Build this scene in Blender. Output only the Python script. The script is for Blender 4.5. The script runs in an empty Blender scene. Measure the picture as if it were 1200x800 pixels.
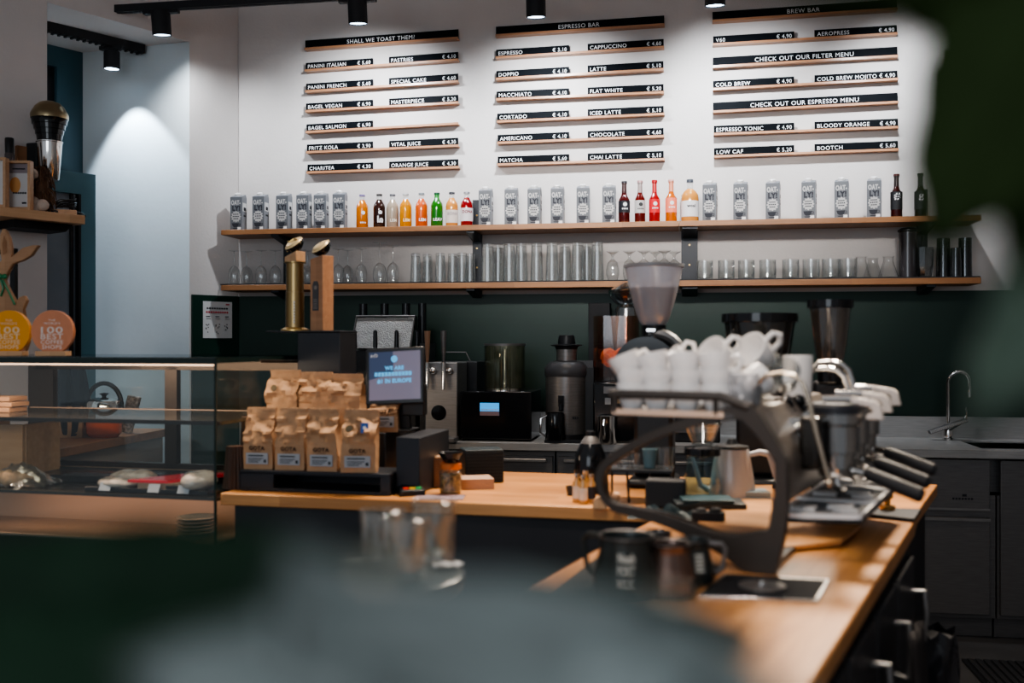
import bpy, math, random
from math import sin, cos, pi, radians, sqrt, atan2
from mathutils import Vector, Matrix, noise
random.seed(7)
scn = bpy.context.scene
COL = scn.collection
# ------------------------------------------------------------------ camera geometry
TH = radians(9.46); F = 1167.0; HZ = 402.0; CH = 1.42
cs, sn = cos(TH), sin(TH)
def PD(px, py, d):
    x = (px-600)/F*d
    return Vector((x*cs-d*sn, x*sn+d*cs, CH-(py-HZ)/F*d))
def PY(px, py, Y):
    r = (px-600)/F
    return PD(px, py, Y/(r*sn+cs))
def PZ(px, py, z): return PD(px, py, (CH-z)*F/(py-HZ))
class Fr:
    """a local frame standing on the floor: origin and heading"""
    def __init__(s, o, deg):
        s.o = Vector((o[0], o[1], 0)); s.a = radians(deg)
        s.u = Vector((cos(s.a), sin(s.a), 0)); s.v = Vector((-sin(s.a), cos(s.a), 0))
    def w(s, x, y, z): return s.o + s.u*x + s.v*y + Vector((0, 0, z))
    def at(s, px, py, yl):
        R = PD(px, py, 1.0) - Vector((0, 0, CH))
        t = (yl + s.o.dot(s.v)) / R.dot(s.v)
        p = R*t
        return ((p-s.o).dot(s.u), CH+p.z)
    def loc(s, p):
        q = Vector(p)-s.o
        return (q.dot(s.u), q.dot(s.v), p[2])
# ------------------------------------------------------------------ materials
MATS = {}
def nd(nt, t, **k):
    n = nt.nodes.new(t)
    for a, b in k.items(): setattr(n, a, b)
    return n
def pm(name, col, rough=.5, metal=0, var=0, scale=12, bump=0, bscale=None, coat=0, emit=None, es=0, trans=0, stretch=None, spec=None, ior=1.45):
    if name in MATS: return MATS[name]
    m = bpy.data.materials.new(name); m.use_nodes = True; nt = m.node_tree
    b = nt.nodes['Principled BSDF']
    c = (*col, 1)
    b.inputs['Base Color'].default_value = c
    b.inputs['Roughness'].default_value = rough; b.inputs['Metallic'].default_value = metal
    b.inputs['Coat Weight'].default_value = coat; b.inputs['Transmission Weight'].default_value = trans
    b.inputs['IOR'].default_value = ior
    if spec is not None: b.inputs['Specular IOR Level'].default_value = spec
    if emit: b.inputs['Emission Color'].default_value = (*emit, 1); b.inputs['Emission Strength'].default_value = es
    if var or bump:
        tc = nd(nt, 'ShaderNodeTexCoord'); mp = nd(nt, 'ShaderNodeMapping')
        nt.links.new(tc.outputs['Object'], mp.inputs['Vector'])
        if stretch: mp.inputs['Scale'].default_value = stretch
        n = nd(nt, 'ShaderNodeTexNoise'); n.inputs['Scale'].default_value = scale; n.inputs['Detail'].default_value = 5
        nt.links.new(mp.outputs[0], n.inputs['Vector'])
        if var:
            r = nd(nt, 'ShaderNodeValToRGB')
            r.color_ramp.elements[0].position = .3; r.color_ramp.elements[1].position = .7
            r.color_ramp.elements[0].color = tuple(max(0, x*(1-var)) for x in col)+(1,)
            r.color_ramp.elements[1].color = tuple(min(1, x*(1+var)) for x in col)+(1,)
            nt.links.new(n.outputs[0], r.inputs[0]); nt.links.new(r.outputs[0], b.inputs['Base Color'])
        if bump:
            n2 = nd(nt, 'ShaderNodeTexNoise'); n2.inputs['Scale'].default_value = bscale or scale; n2.inputs['Detail'].default_value = 6
            nt.links.new(mp.outputs[0], n2.inputs['Vector'])
            bp = nd(nt, 'ShaderNodeBump'); bp.inputs['Strength'].default_value = bump; bp.inputs['Distance'].default_value = .01
            nt.links.new(n2.outputs[0], bp.inputs['Height']); nt.links.new(bp.outputs[0], b.inputs['Normal'])
    MATS[name] = m; return m
def wood(name, c1, c2, rough=.42, heading=0, stave=.045, coat=.15, grain=30):
    """planked wood: staves along local X, grain stretched with them"""
    if name in MATS: return MATS[name]
    m = bpy.data.materials.new(name); m.use_nodes = True; nt = m.node_tree; L = nt.links.new
    b = nt.nodes['Principled BSDF']; b.inputs['Roughness'].default_value = rough; b.inputs['Coat Weight'].default_value = coat
    b.inputs['Coat Roughness'].default_value = .25
    tc = nd(nt, 'ShaderNodeTexCoord'); mp = nd(nt, 'ShaderNodeMapping'); mp.inputs['Rotation'].default_value = (0, 0, -heading)
    L(tc.outputs['Object'], mp.inputs['Vector'])
    mp2 = nd(nt, 'ShaderNodeMapping'); mp2.inputs['Scale'].default_value = (1.2, 14, 14); L(mp.outputs[0], mp2.inputs['Vector'])
    n = nd(nt, 'ShaderNodeTexNoise'); n.inputs['Scale'].default_value = grain/10; n.inputs['Detail'].default_value = 8; n.inputs['Distortion'].default_value = .6
    L(mp2.outputs[0], n.inputs['Vector'])
    br = nd(nt, 'ShaderNodeTexBrick'); br.inputs['Scale'].default_value = 1
    br.inputs['Brick Width'].default_value = .6; br.inputs['Row Height'].default_value = stave; br.inputs['Mortar Size'].default_value = .0008
    br.inputs['Color1'].default_value = (0.25, .25, .25, 1); br.inputs['Color2'].default_value = (.75, .75, .75, 1); br.inputs['Mortar'].default_value = (.1, .1, .1, 1)
    L(mp.outputs[0], br.inputs['Vector'])
    ad = nd(nt, 'ShaderNodeMath', operation='MULTIPLY_ADD'); ad.inputs[1].default_value = .45; L(br.outputs[0], ad.inputs[0]); 
    sc = nd(nt, 'ShaderNodeMath', operation='MULTIPLY'); sc.inputs[1].default_value = .6; L(n.outputs[0], sc.inputs[0]); L(sc.outputs[0], ad.inputs[2])
    r = nd(nt, 'ShaderNodeValToRGB'); r.color_ramp.elements[0].position = .3; r.color_ramp.elements[1].position = .75
    r.color_ramp.elements[0].color = (*c1, 1); r.color_ramp.elements[1].color = (*c2, 1)
    L(ad.outputs[0], r.inputs[0]); L(r.outputs[0], b.inputs['Base Color'])
    MATS[name] = m; return m
def glass(name, tint=(.93, .95, .95), base=.04, edge=.75, rough=.03, body=0, bodycol=(.5, .55, .55), dark=.9):
    """thin clear wall: see-through with reflections that grow at grazing angles"""
    if name in MATS: return MATS[name]
    m = bpy.data.materials.new(name); m.use_nodes = True; nt = m.node_tree; L = nt.links.new
    nt.nodes.remove(nt.nodes['Principled BSDF']); out = nt.nodes['Material Output']
    gl = nd(nt, 'ShaderNodeBsdfGlossy'); gl.inputs['Roughness'].default_value = rough; gl.inputs[0].default_value = (.9, .93, .95, 1)
    lw = nd(nt, 'ShaderNodeLayerWeight'); lw.inputs[0].default_value = .5
    pw = nd(nt, 'ShaderNodeMath', operation='POWER'); pw.inputs[1].default_value = 3; L(lw.outputs['Facing'], pw.inputs[0])
    ma = nd(nt, 'ShaderNodeMath', operation='MULTIPLY_ADD'); ma.inputs[1].default_value = edge; ma.inputs[2].default_value = base; L(pw.outputs[0], ma.inputs[0])
    tr = nd(nt, 'ShaderNodeBsdfTransparent'); cr = nd(nt, 'ShaderNodeValToRGB'); L(lw.outputs['Facing'], cr.inputs[0])
    cr.color_ramp.elements[0].position = .55; cr.color_ramp.elements[0].color = (*tint, 1)
    cr.color_ramp.elements[1].position = .97; cr.color_ramp.elements[1].color = (*[c*dark for c in tint], 1); L(cr.outputs[0], tr.inputs[0])
    mx = nd(nt, 'ShaderNodeMixShader'); L(ma.outputs[0], mx.inputs[0]); L(tr.outputs[0], mx.inputs[1]); L(gl.outputs[0], mx.inputs[2])
    last = mx
    if body:
        df = nd(nt, 'ShaderNodeBsdfDiffuse'); df.inputs[0].default_value = (*bodycol, 1)
        m2 = nd(nt, 'ShaderNodeMixShader'); m2.inputs[0].default_value = body; L(mx.outputs[0], m2.inputs[1]); L(df.outputs[0], m2.inputs[2]); last = m2
    L(last.outputs[0], out.inputs[0]); MATS[name] = m; return m
# ------------------------------------------------------------------ mesh builder
class MB:
    def __init__(s): s.v = []; s.f = []; s.m = []; s.sm = []
    def add(s, vs, fs, m=0, smooth=False, xf=None):
        k = len(s.v)
        s.v += [tuple(xf @ Vector(v)) if xf is not None else tuple(v) for v in vs]
        for f in fs: s.f.append(tuple(i+k for i in f)); s.m.append(m); s.sm.append(smooth)
        return s
    def box(s, x0, x1, y0, y1, z0, z1, m=0, xf=None):
        vs = [(x, y, z) for x in (x0, x1) for y in (y0, y1) for z in (z0, z1)]
        fs = [(0, 1, 3, 2), (4, 6, 7, 5), (0, 4, 5, 1), (2, 3, 7, 6), (0, 2, 6, 4), (1, 5, 7, 3)]
        return s.add(vs, fs, m, False, xf)
    def cbox(s, c, sz, m=0, xf=None):
        return s.box(c[0]-sz[0]/2, c[0]+sz[0]/2, c[1]-sz[1]/2, c[1]+sz[1]/2, c[2]-sz[2]/2, c[2]+sz[2]/2, m, xf)
    def prism(s, poly, a, b, axis='z', m=0, xf=None):
        n = len(poly)
        def p(q, t): return (q[0], q[1], t) if axis == 'z' else ((q[0], t, q[1]) if axis == 'y' else (t, q[0], q[1]))
        vs = [p(q, a) for q in poly]+[p(q, b) for q in poly]
        fs = [tuple(range(n))[::-1], tuple(range(n, 2*n))]+[(i, (i+1) % n, n+(i+1) % n, n+i) for i in range(n)]
        return s.add(vs, fs, m, False, xf)
    def ring(s, outer, inner, a, b, m=0):
        """plate with a hole, outlines in XZ with equal point counts, from y=a to y=b"""
        n = len(outer)
        vs = [(p[0], a, p[1]) for p in outer]+[(p[0], a, p[1]) for p in inner]+[(p[0], b, p[1]) for p in outer]+[(p[0], b, p[1]) for p in inner]
        fs = []
        for i in range(n):
            j = (i+1) % n
            fs += [(i, j, n+j, n+i), (2*n+i, 3*n+i, 3*n+j, 2*n+j), (i, 2*n+i, 2*n+j, j), (n+i, n+j, 3*n+j, 3*n+i)]
        return s.add(vs, fs, m, False)
    def lathe(s, prof, n=24, c=(0, 0, 0), m=0, xf=None, smooth=True, close=True):
        vs = []; fs = []; k = len(prof)
        for r, z in prof:
            for i in range(n):
                a = 2*pi*i/n; vs.append((c[0]+r*cos(a), c[1]+r*sin(a), c[2]+z))
        for j in range(k-1):
            for i in range(n):
                i2 = (i+1) % n; fs.append((j*n+i, j*n+i2, (j+1)*n+i2, (j+1)*n+i))
        if close:
            if prof[0][0] > 1e-6: fs.append(tuple(range(n))[::-1])
            if prof[-1][0] > 1e-6: fs.append(tuple((k-1)*n+i for i in range(n)))
        return s.add(vs, fs, m, smooth, xf)
    def tube(s, pts, r, n=10, m=0, xf=None, closed=False):
        pts = [Vector(p) for p in pts]; k = len(pts); rs = r if isinstance(r, (list, tuple)) else [r]*k
        vs = []; fs = []; up = None
        for i, p in enumerate(pts):
            if closed: t = pts[(i+1) % k]-pts[i-1]
            else: t = pts[min(i+1, k-1)]-pts[max(i-1, 0)]
            t.normalize()
            if up is None:
                up = Vector((0, 0, 1)) if abs(t.z) < .9 else Vector((1, 0, 0))
            a = t.cross(up); a.normalize(); b = a.cross(t); b.normalize(); up = b
            for j in range(n):
                q = 2*pi*j/n; vs.append(tuple(p+a*(rs[i]*cos(q))+b*(rs[i]*sin(q))))
        for i in range(k if closed else k-1):
            for j in range(n):
                i2 = (i+1) % k; j2 = (j+1) % n
                fs.append((i*n+j, i*n+j2, i2*n+j2, i2*n+j))
        if not closed: fs += [tuple(range(n))[::-1], tuple((k-1)*n+j for j in range(n))]
        return s.add(vs, fs, m, True, xf)
    def ball(s, c, r, m=0, n=16, k=10, xf=None):
        rx, ry, rz = (r, r, r) if not isinstance(r, (tuple, list)) else r
        vs = []; fs = []
        for j in range(k+1):
            a = pi*j/k
            for i in range(n):
                b = 2*pi*i/n; vs.append((c[0]+rx*sin(a)*cos(b), c[1]+ry*sin(a)*sin(b), c[2]-rz*cos(a)))
        for j in range(k):
            for i in range(n):
                i2 = (i+1) % n; fs.append((j*n+i, j*n+i2, (j+1)*n+i2, (j+1)*n+i))
        return s.add(vs, fs, m, True, xf)
    def grid(s, nx, ny, fn, m=0, smooth=True):
        vs = [fn(i/nx, j/ny) for j in range(ny+1) for i in range(nx+1)]
        fs = [(j*(nx+1)+i, j*(nx+1)+i+1, (j+1)*(nx+1)+i+1, (j+1)*(nx+1)+i) for j in range(ny) for i in range(nx)]
        return s.add(vs, fs, m, smooth)
    def build(s, name, mats, parent=None, loc=None, rz=0, bev=0, sharp=35, label=None):
        me = bpy.data.meshes.new(name); me.from_pydata(s.v, [], s.f)
        me.validate()
        if not isinstance(mats, (list, tuple)): mats = [mats]
        for m in mats: me.materials.append(m)
        if len(me.polygons) == len(s.m):
            for p, mi, sm in zip(me.polygons, s.m, s.sm): p.material_index = mi; p.use_smooth = sm
        import bmesh
        bm = bmesh.new(); bm.from_mesh(me); bmesh.ops.remove_doubles(bm, verts=bm.verts, dist=1e-6)
        bmesh.ops.recalc_face_normals(bm, faces=bm.faces); bm.to_mesh(me); bm.free()
        try: me.set_sharp_from_angle(angle=radians(sharp))
        except Exception: pass
        o = bpy.data.objects.new(name, me); COL.objects.link(o)
        if parent: o.parent = parent
        if loc is not None: o.location = loc
        o.rotation_euler = (0, 0, rz)
        if bev:
            b = o.modifiers.new('bevel', 'BEVEL'); b.width = bev; b.segments = 2; b.limit_method = 'ANGLE'; b.angle_limit = radians(40)
            for p in me.polygons: p.use_smooth = True
            try: me.set_sharp_from_angle(angle=radians(80))
            except Exception: pass
        if label: o['label'] = label
        return o
def tag(o, label=None, cat=None, group=None, kind=None):
    if label: o['label'] = label
    if cat: o['category'] = cat
    if group: o['group'] = group
    if kind: o['kind'] = kind
    return o
def thing(name, label, cat, loc=(0, 0, 0), rz=0, group=None):
    o = bpy.data.objects.new(name, None); COL.objects.link(o); o.empty_display_size = .05
    o.location = loc; o.rotation_euler = (0, 0, rz)
    return tag(o, label, cat, group)
def dup(o, loc=None, rz=None, label=None, group=None, parent=None):
    c = o.copy(); COL.objects.link(c)
    if parent: c.parent = parent
    if loc is not None: c.location = loc
    if rz is not None: c.rotation_euler = (o.rotation_euler[0], o.rotation_euler[1], rz)
    if label: c['label'] = label
    if group: c['group'] = group
    for ch in list(o.children): dup(ch, parent=c)
    return c
def struct(o): o['kind'] = 'structure'; return o
ORD = ['first', 'second', 'third', 'fourth', 'fifth', 'sixth', 'seventh', 'eighth', 'ninth', 'tenth', 'eleventh', 'twelfth', 'thirteenth', 'fourteenth', 'fifteenth', 'sixteenth']
# ------------------------------------------------------------------ lettering (faces -Y, X right, Z up)
TC = {}
def tmesh(s, bold=0):
    k = (s, bold)
    if k in TC: return TC[k]
    cu = bpy.data.curves.new('t', 'FONT'); cu.body = s; cu.size = 1; cu.resolution_u = 3; cu.offset = bold; cu.space_character = 1.1
    o = bpy.data.objects.new('t', cu); COL.objects.link(o)
    dg = bpy.context.evaluated_depsgraph_get(); me = o.evaluated_get(dg).to_mesh()
    vs = [(v.co.x, v.co.y) for v in me.vertices]; fs = [tuple(p.vertices) for p in me.polygons]
    o.evaluated_get(dg).to_mesh_clear(); COL.objects.unlink(o); bpy.data.objects.remove(o); bpy.data.curves.remove(cu)
    if vs:
        x0 = min(v[0] for v in vs); x1 = max(v[0] for v in vs)
        vs = [(v[0]-x0, v[1]) for v in vs]; w = x1-x0
    else: w = 0
    TC[k] = (vs, fs, w); return TC[k]
def put_text(mb, s, x, z, y, h, align='c', wmax=None, bold=.02, m=0, flip=False, xf=None, w=None):
    """h = cap height; z = baseline"""
    vs, fs, tw = tmesh(s, bold); k = h/.72; kx = k
    if wmax and tw*k > wmax: kx = wmax/tw
    if w: kx = w/tw
    W = tw*kx; x0 = x-W/2 if align == 'c' else (x if align == 'l' else x-W)
    if flip: V = [(x0+W-v[0]*kx, y, z+v[1]*k) for v in vs]
    else: V = [(x0+v[0]*kx, y, z+v[1]*k) for v in vs]
    mb.add(V, fs, m, False, xf)
# ================================================================== MATERIAL LIBRARY
M_wall = pm('plaster_wall', (.59, .557, .54), .85, var=.05, scale=3, bump=.12, bscale=60)
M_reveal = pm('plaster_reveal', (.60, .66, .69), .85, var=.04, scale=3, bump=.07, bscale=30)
M_green = pm('dark_green_panel', (.008, .034, .024), .42, var=.1, scale=4)
M_steel = pm('brushed_steel', (.27, .26, .255), .38, .75, var=.12, scale=6, stretch=(2, 2, 30))
M_steelw = pm('worktop_steel', (.42, .41, .40), .42, .5, var=.1, scale=6, stretch=(2, 2, 30))
M_dsteel = pm('dim_steel', (.16, .155, .155), .42, .6, var=.12, scale=6, stretch=(2, 2, 30))
M_chrome = pm('chrome', (.75, .73, .71), .12, 1)
M_black = pm('black_plastic', (.010, .011, .013), .4)
M_blackm = pm('black_matte', (.013, .014, .017), .65)
M_blackg = pm('black_gloss', (.008, .009, .011), .12)
M_bmetal = pm('black_metal', (.026, .029, .036), .45, .3)
M_bronze = pm('dark_bronze_coating', (.048, .040, .035), .45, .35)
M_counter = wood('oiled_oak_counter', (.40, .165, .050), (.66, .32, .115), .35, radians(-3.9), .05)
M_leg = wood('oiled_oak_leg', (.40, .165, .050), (.66, .32, .115), .35, radians(72), .05)
M_shelf = wood('shelf_wood', (.20, .080, .026), (.37, .165, .060), .5, 0, .3)
M_ledge = wood('ledge_wood', (.38, .18, .09), (.58, .30, .16), .35, 0, .3)
M_lwood = wood('light_wood', (.50, .28, .14), (.68, .42, .24), .5, 0, .3)
M_kraft = pm('kraft_paper', (.46, .27, .15), .75, var=.12, scale=20, bump=.5, bscale=25)
M_kraftd = pm('kraft_dark', (.30, .15, .075), .8, var=.15, scale=15)
M_white = pm('white_ceramic', (.78, .76, .75), .18, coat=.3)
M_paper = pm('white_paper', (.68, .68, .68), .7)
M_letter = pm('white_lettering', (.80, .82, .84), .6)
M_ink = pm('dark_ink', (.02, .022, .03), .7)
M_board = pm('sign_board_black', (.0025, .004, .006), .6, spec=.08)
M_glass = glass('clear_glass', (.95, .96, .96), .06, .85, dark=.3)
M_glassd = glass('tumbler_glass', (.93, .935, .93), .10, .95, .06, .02, (.5, .5, .48), dark=.25)
M_pane = glass('window_pane', (.93, .95, .95), .05, .5)
M_casegl = glass('case_glass', (.96, .98, .97), .035, .35, .01)
M_smoke = glass('smoked_plastic', (.45, .43, .42), .06, .5, .08, .08, (.2, .19, .18))
M_hopper = glass('frosted_hopper', (.72, .74, .78), .14, .7, .12, .28, (.72, .72, .78))
M_brass = pm('brass', (.62, .42, .16), .3, .8)
M_gold = pm('pale_gold', (.85, .66, .38), .35, .45)
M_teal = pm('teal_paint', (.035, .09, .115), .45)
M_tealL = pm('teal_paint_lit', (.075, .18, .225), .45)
# ================================================================== ROOM
WY = 5.70
wl = (-1.664*cs-6.05*sn, -1.664*sn+6.05*cs)          # corner between back wall and oblique wall
LW = Fr(wl, 61.66)
ZC = 3.75
mb = MB(); mb.box(wl[0]-.1, 2.9, WY, WY+.2, 0, ZC); struct(mb.build('wall_back', M_wall))
mb = MB(); mb.box(2.75, 2.9, -.6, WY, 0, ZC); struct(mb.build('wall_right', M_wall))
mb = MB(); mb.box(-3.9, 2.95, -.6, 7.2, -.1, 0); struct(mb.build('floor', pm('floor_tile', (.05, .05, .052), .5, var=.2, scale=5)))
mb = MB(); mb.box(-4.2, 2.95, .8, 7.2, ZC, ZC+.1); struct(mb.build('ceiling', M_wall))
t1, t2 = .34, 1.182
mb = MB()
mb.box(-t1, 0, 0, .05, 0, ZC); mb.box(-t2, -t1, 0, .75, 3.17, ZC)
mb.box(-4.1, -t2, 0, .15, 0, ZC)
struct(mb.build('wall_left', M_wall, None, LW.o, LW.a))
# deep reveal of the opening
R2 = PD(97, 402, 6.0); e = PD(222, 402, 5.78)
P0 = LW.w(-t1, 0, 0)
dv = Vector((R2.x-P0.x, R2.y-P0.y, 0)); dn = dv.normalized(); nn = Vector((dn.y, -dn.x, 0))
if nn.y < 0: nn = -nn
q = [P0, P0+dv*1.02, P0+dv*1.02+nn*.3, P0+nn*.3+dn*.02]
mb = MB(); mb.prism([(p.x, p.y) for p in q], 0, 3.17); struct(mb.build('wall_reveal', M_reveal))
WF = Fr((R2.x, R2.y), 61.66)
# fixed upper window
mb = MB(); mb.box(-1.2, .0, .0, .08, 2.43, 2.53); mb.box(-1.2, 0, 0, .08, 3.05, 3.17); mb.box(-.16, 0, 0, .08, 2.53, 3.05); mb.box(-1.2, -1.1, 0, .08, 2.53, 3.05)
mb.box(-1.12, -.9, -.02, .0, 2.47, 3.1)
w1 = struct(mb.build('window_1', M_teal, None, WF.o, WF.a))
mb = MB(); mb.box(-1.12, -.14, .03, .04, 2.5, 3.08); mb.build('pane', pm('night_pane', (.02, .024, .03), .08), w1)
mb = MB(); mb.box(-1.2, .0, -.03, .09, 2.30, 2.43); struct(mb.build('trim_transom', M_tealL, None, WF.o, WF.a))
# door leaf standing a little open
dp = PD(112, 402, 5.62); DF = Fr((dp.x, dp.y), 61.66)
mb = MB(); mb.box(-.085, 0, 0, .06, 0.02, 2.37); mb.box(-.9, -.82, 0, .06, 0.02, 2.37); mb.box(-.82, -.085, 0, .06, 2.25, 2.37); mb.box(-.82, -.085, 0, .06, .02, .25)
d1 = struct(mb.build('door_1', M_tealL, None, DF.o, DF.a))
mb = MB(); mb.box(-.10, -.085, .0, .05, .25, 2.25); mb.box(-.135, -.12, .02, .05, .25, 2.25); mb.build('gasket', M_black, d1)
mb = MB(); mb.box(-.82, -.10, .035, .045, .25, 2.25); mb.build('pane', pm('door_pane', (.22, .27, .32), .3, var=.15, scale=3), d1)
mb = MB(); mb.tube([(-.045, -.0, 1.02), (-.045, -.045, 1.02), (-.14, -.045, 1.02)], .009); mb.build('door_handle', M_dsteel, d1)
# green wall panelling
ztop = PY(700, 344, WY).z
mb = MB(); mb.box(wl[0]+.0, 2.75, WY-.012, WY, .985, ztop); struct(mb.build('trim_1', M_green))
mb = MB(); mb.box(-t1+.012, 0, -.012, 0, .0, PD(245, 346, 5.9).z); struct(mb.build('trim_2', M_green, None, LW.o, LW.a))
# poster on the green panel
pp = LW.at(255, 374, -.016)
po = thing('poster', 'white printed notice sheet taped on the green panel at left', 'poster', LW.w(pp[0], -.016, pp[1]), LW.a)
x0 = LW.at(238, 374, -.016)[0]-pp[0]; x1 = LW.at(272, 374, -.016)[0]-pp[0]
mb = MB(); mb.box(x0, x1, 0, .002, -.112, .105); mb.build('sheet', M_paper, po)
mb = MB()
W = x1-x0
for zz, a, b, h in ((.060, .12, .85, .009),):
    for k in range(9):
        mb.box(x0+W*(a+k*.083), x0+W*(a+k*.083+.06), -.001, 0, zz, zz+h)
for a in (.1, .42, .75): mb.box(x0+W*a, x0+W*(a+.13), -.001, 0, .013, .018); mb.box(x0+W*a, x0+W*(a+.16), -.001, 0, .001, .003)
for a in (.08, .4, .72):
    for k in range(7): 
        ax = x0+W*(a+random.random()*.15); az = -.03-random.random()*.06; mb.box(ax, ax+.006, -.001, 0, az, az+.006)
mb.build('print', M_ink, po)
mb = MB()
for k in range(10): mb.box(x0+W*(.1+k*.078), x0+W*(.1+k*.078+.055), -.001, 0, .036, .047)
mb.box(x0+W*.78, x0+W*.9, -.001, 0, .085, .093)
mb.build('red_print', pm('red_ink', (.45, .03, .06), .7), po)

# ================================================================== TRACK LIGHTS
TY = 5.0
a = PY(-40, 22, TY); b = PY(900, -42, TY)
tr = thing('track_rail', 'long black lighting track running along in front of the menu wall', 'light track', (0, 0, 0))
ztr = PY(189, 8, TY).z
mb = MB(); mb.box(-3.05, 1.6, TY-.02, TY+.02, ztr-.02, ztr+.02); mb.box(-3.05, 1.6, TY-.006, TY+.006, ztr-.024, ztr-.02)
mb.build('rail', M_blackm, tr)
mb = MB()
for x in (-2.2, -.6, 1.0): mb.tube([(x, TY, ztr), (x, TY, ZC)], .004, 6)
mb.build('hanger', M_blackm, tr)
M_lens = pm('lamp_lens', (.9, .95, 1), .3, emit=(.62, .80, 1), es=9)
def spot(px, py, label, Y=TY, zt=ztr, tilt=8, scale=1.0, target=None, power=60, size=62, blend=.55, col=(.90, .95, 1.0), rz=0, lamp=True):
    p = PY(px, py, Y)
    t = thing('track_spotlight', label, 'spotlight', (p.x, Y, zt-.02), rz)
    dz = -(zt-.02-p.z)
    mb = MB(); mb.box(-.10*scale, .10*scale, -.016, .016, -.018, 0); mb.tube([(0, 0, -.015), (0, 0, dz+.05)], .010); mb.build('adapter', M_blackm, t)
    xf = Matrix.Translation((0, 0, dz)) @ Matrix.Rotation(radians(tilt), 4, 'X')
    mb = MB(); r = .050*scale; h = .066*scale
    mb.lathe([(0, h), (r*.93, h), (r, h-.008), (r, -h), (r*.93, -h), (r*.90, -h+.012)], 28, xf=xf, close=False); mb.build('lamp_housing', M_blackm, t)
    mb = MB(); mb.lathe([(0, -h+.006), (r*.92, -h+.006)], 28, xf=xf, close=False)
    mb.build('lens', M_lens, t)
    if lamp:
        l = bpy.data.lights.new('spot', 'SPOT'); l.energy = power; l.spot_size = radians(size); l.spot_blend = blend; l.shadow_soft_size = .035; l.color = col
        o = bpy.data.objects.new('spot_light_source', l); COL.objects.link(o)
        src = Vector((p.x, Y, p.z)) 
        d = (Vector(target) if target else Vector((p.x, WY, 1.9))) - src; d.normalize()
        o.location = src + d*(.09*scale); o.rotation_euler = d.to_track_quat('-Z', 'Y').to_euler()
    return t
spot(25, 40, 'leftmost black track spotlight, above the small wooden wall shelf', target=PD(20, 380, 4.6), power=46, size=95, blend=1, col=(1, .93, .86))
spot(189, 27, 'black track spotlight in front of the white reveal of the opening', target=PY(290, 250, WY), power=34, size=110, blend=1)
spot(419, 13, 'black track spotlight above the toast menu boards', power=85, size=125, blend=1, target=PY(440, 190, WY))
spot(628, 5, 'black track spotlight above the espresso bar menu boards', power=90, size=125, blend=1, target=PY(650, 190, WY))
p = PY(838, -8, TY)
spot(838, -9, 'black track spotlight above the brew bar menu boards', power=85, size=125, blend=1, target=PY(860, 190, WY))
spot(1040, -22, 'rightmost black track spotlight, behind the hanging leaves', power=60, size=120, blend=1, target=PY(1080, 190, WY))
# short track under the soffit
s1 = PD(54, 30, 5.25); s2 = PD(168, 60, 5.75)
zs = 3.15
sA = PZ(54, 32, 3.14); sB = PZ(168, 59, 3.14)
d = (sB-sA); 
tr2 = thing('track_rail', 'short black ribbed lighting track under the soffit of the opening', 'light track', sA, atan2(d.y, d.x))
mb = MB(); L_ = Vector((d.x, d.y, 0)).length; mb.box(0, L_, -.022, .022, -.02, .03)
for k in range(16): mb.box(k*L_/16, k*L_/16+.012, -.024, .024, -.028, -.02)
mb.build('rail', M_blackm, tr2)
p = PD(131, 70, (sA.lerp(sB, .66)-Vector((0, 0, 0))).dot(Vector((-sn, cs, 0))))
t = thing('track_spotlight', 'small black spotlight on the short track inside the opening', 'spotlight', (p.x, p.y, 3.12), 0)
mb = MB(); mb.box(-.07, .07, -.016, .016, -.02, .0); mb.tube([(0, 0, -.01), (0, 0, p.z-3.12+.03)], .010); mb.build('adapter', M_blackm, t)
mb = MB(); dz = p.z-3.12; mb.lathe([(0, .05+dz), (.040, .05+dz), (.044, .045+dz), (.044, -.055+dz), (.040, -.055+dz), (.040, -.045+dz)], 28, close=False); mb.build('lamp_housing', M_blackm, t)
mb = MB(); mb.lathe([(0, -.05+dz), (.040, -.05+dz)], 28, close=False); mb.build('lens', M_lens, t)
l = bpy.data.lights.new('spot', 'SPOT'); l.energy = 60; l.spot_size = radians(74); l.spot_blend = .35; l.shadow_soft_size = .02; l.color = (.72, .86, 1)
o = bpy.data.objects.new('spot_light_source', l); COL.objects.link(o); src = Vector((p.x, p.y, p.z-.02))
tg = PD(172, 300, 5.9); dd = (tg-src).normalized(); o.location = src+dd*.06; o.rotation_euler = dd.to_track_quat('-Z', 'Y').to_euler()

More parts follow.
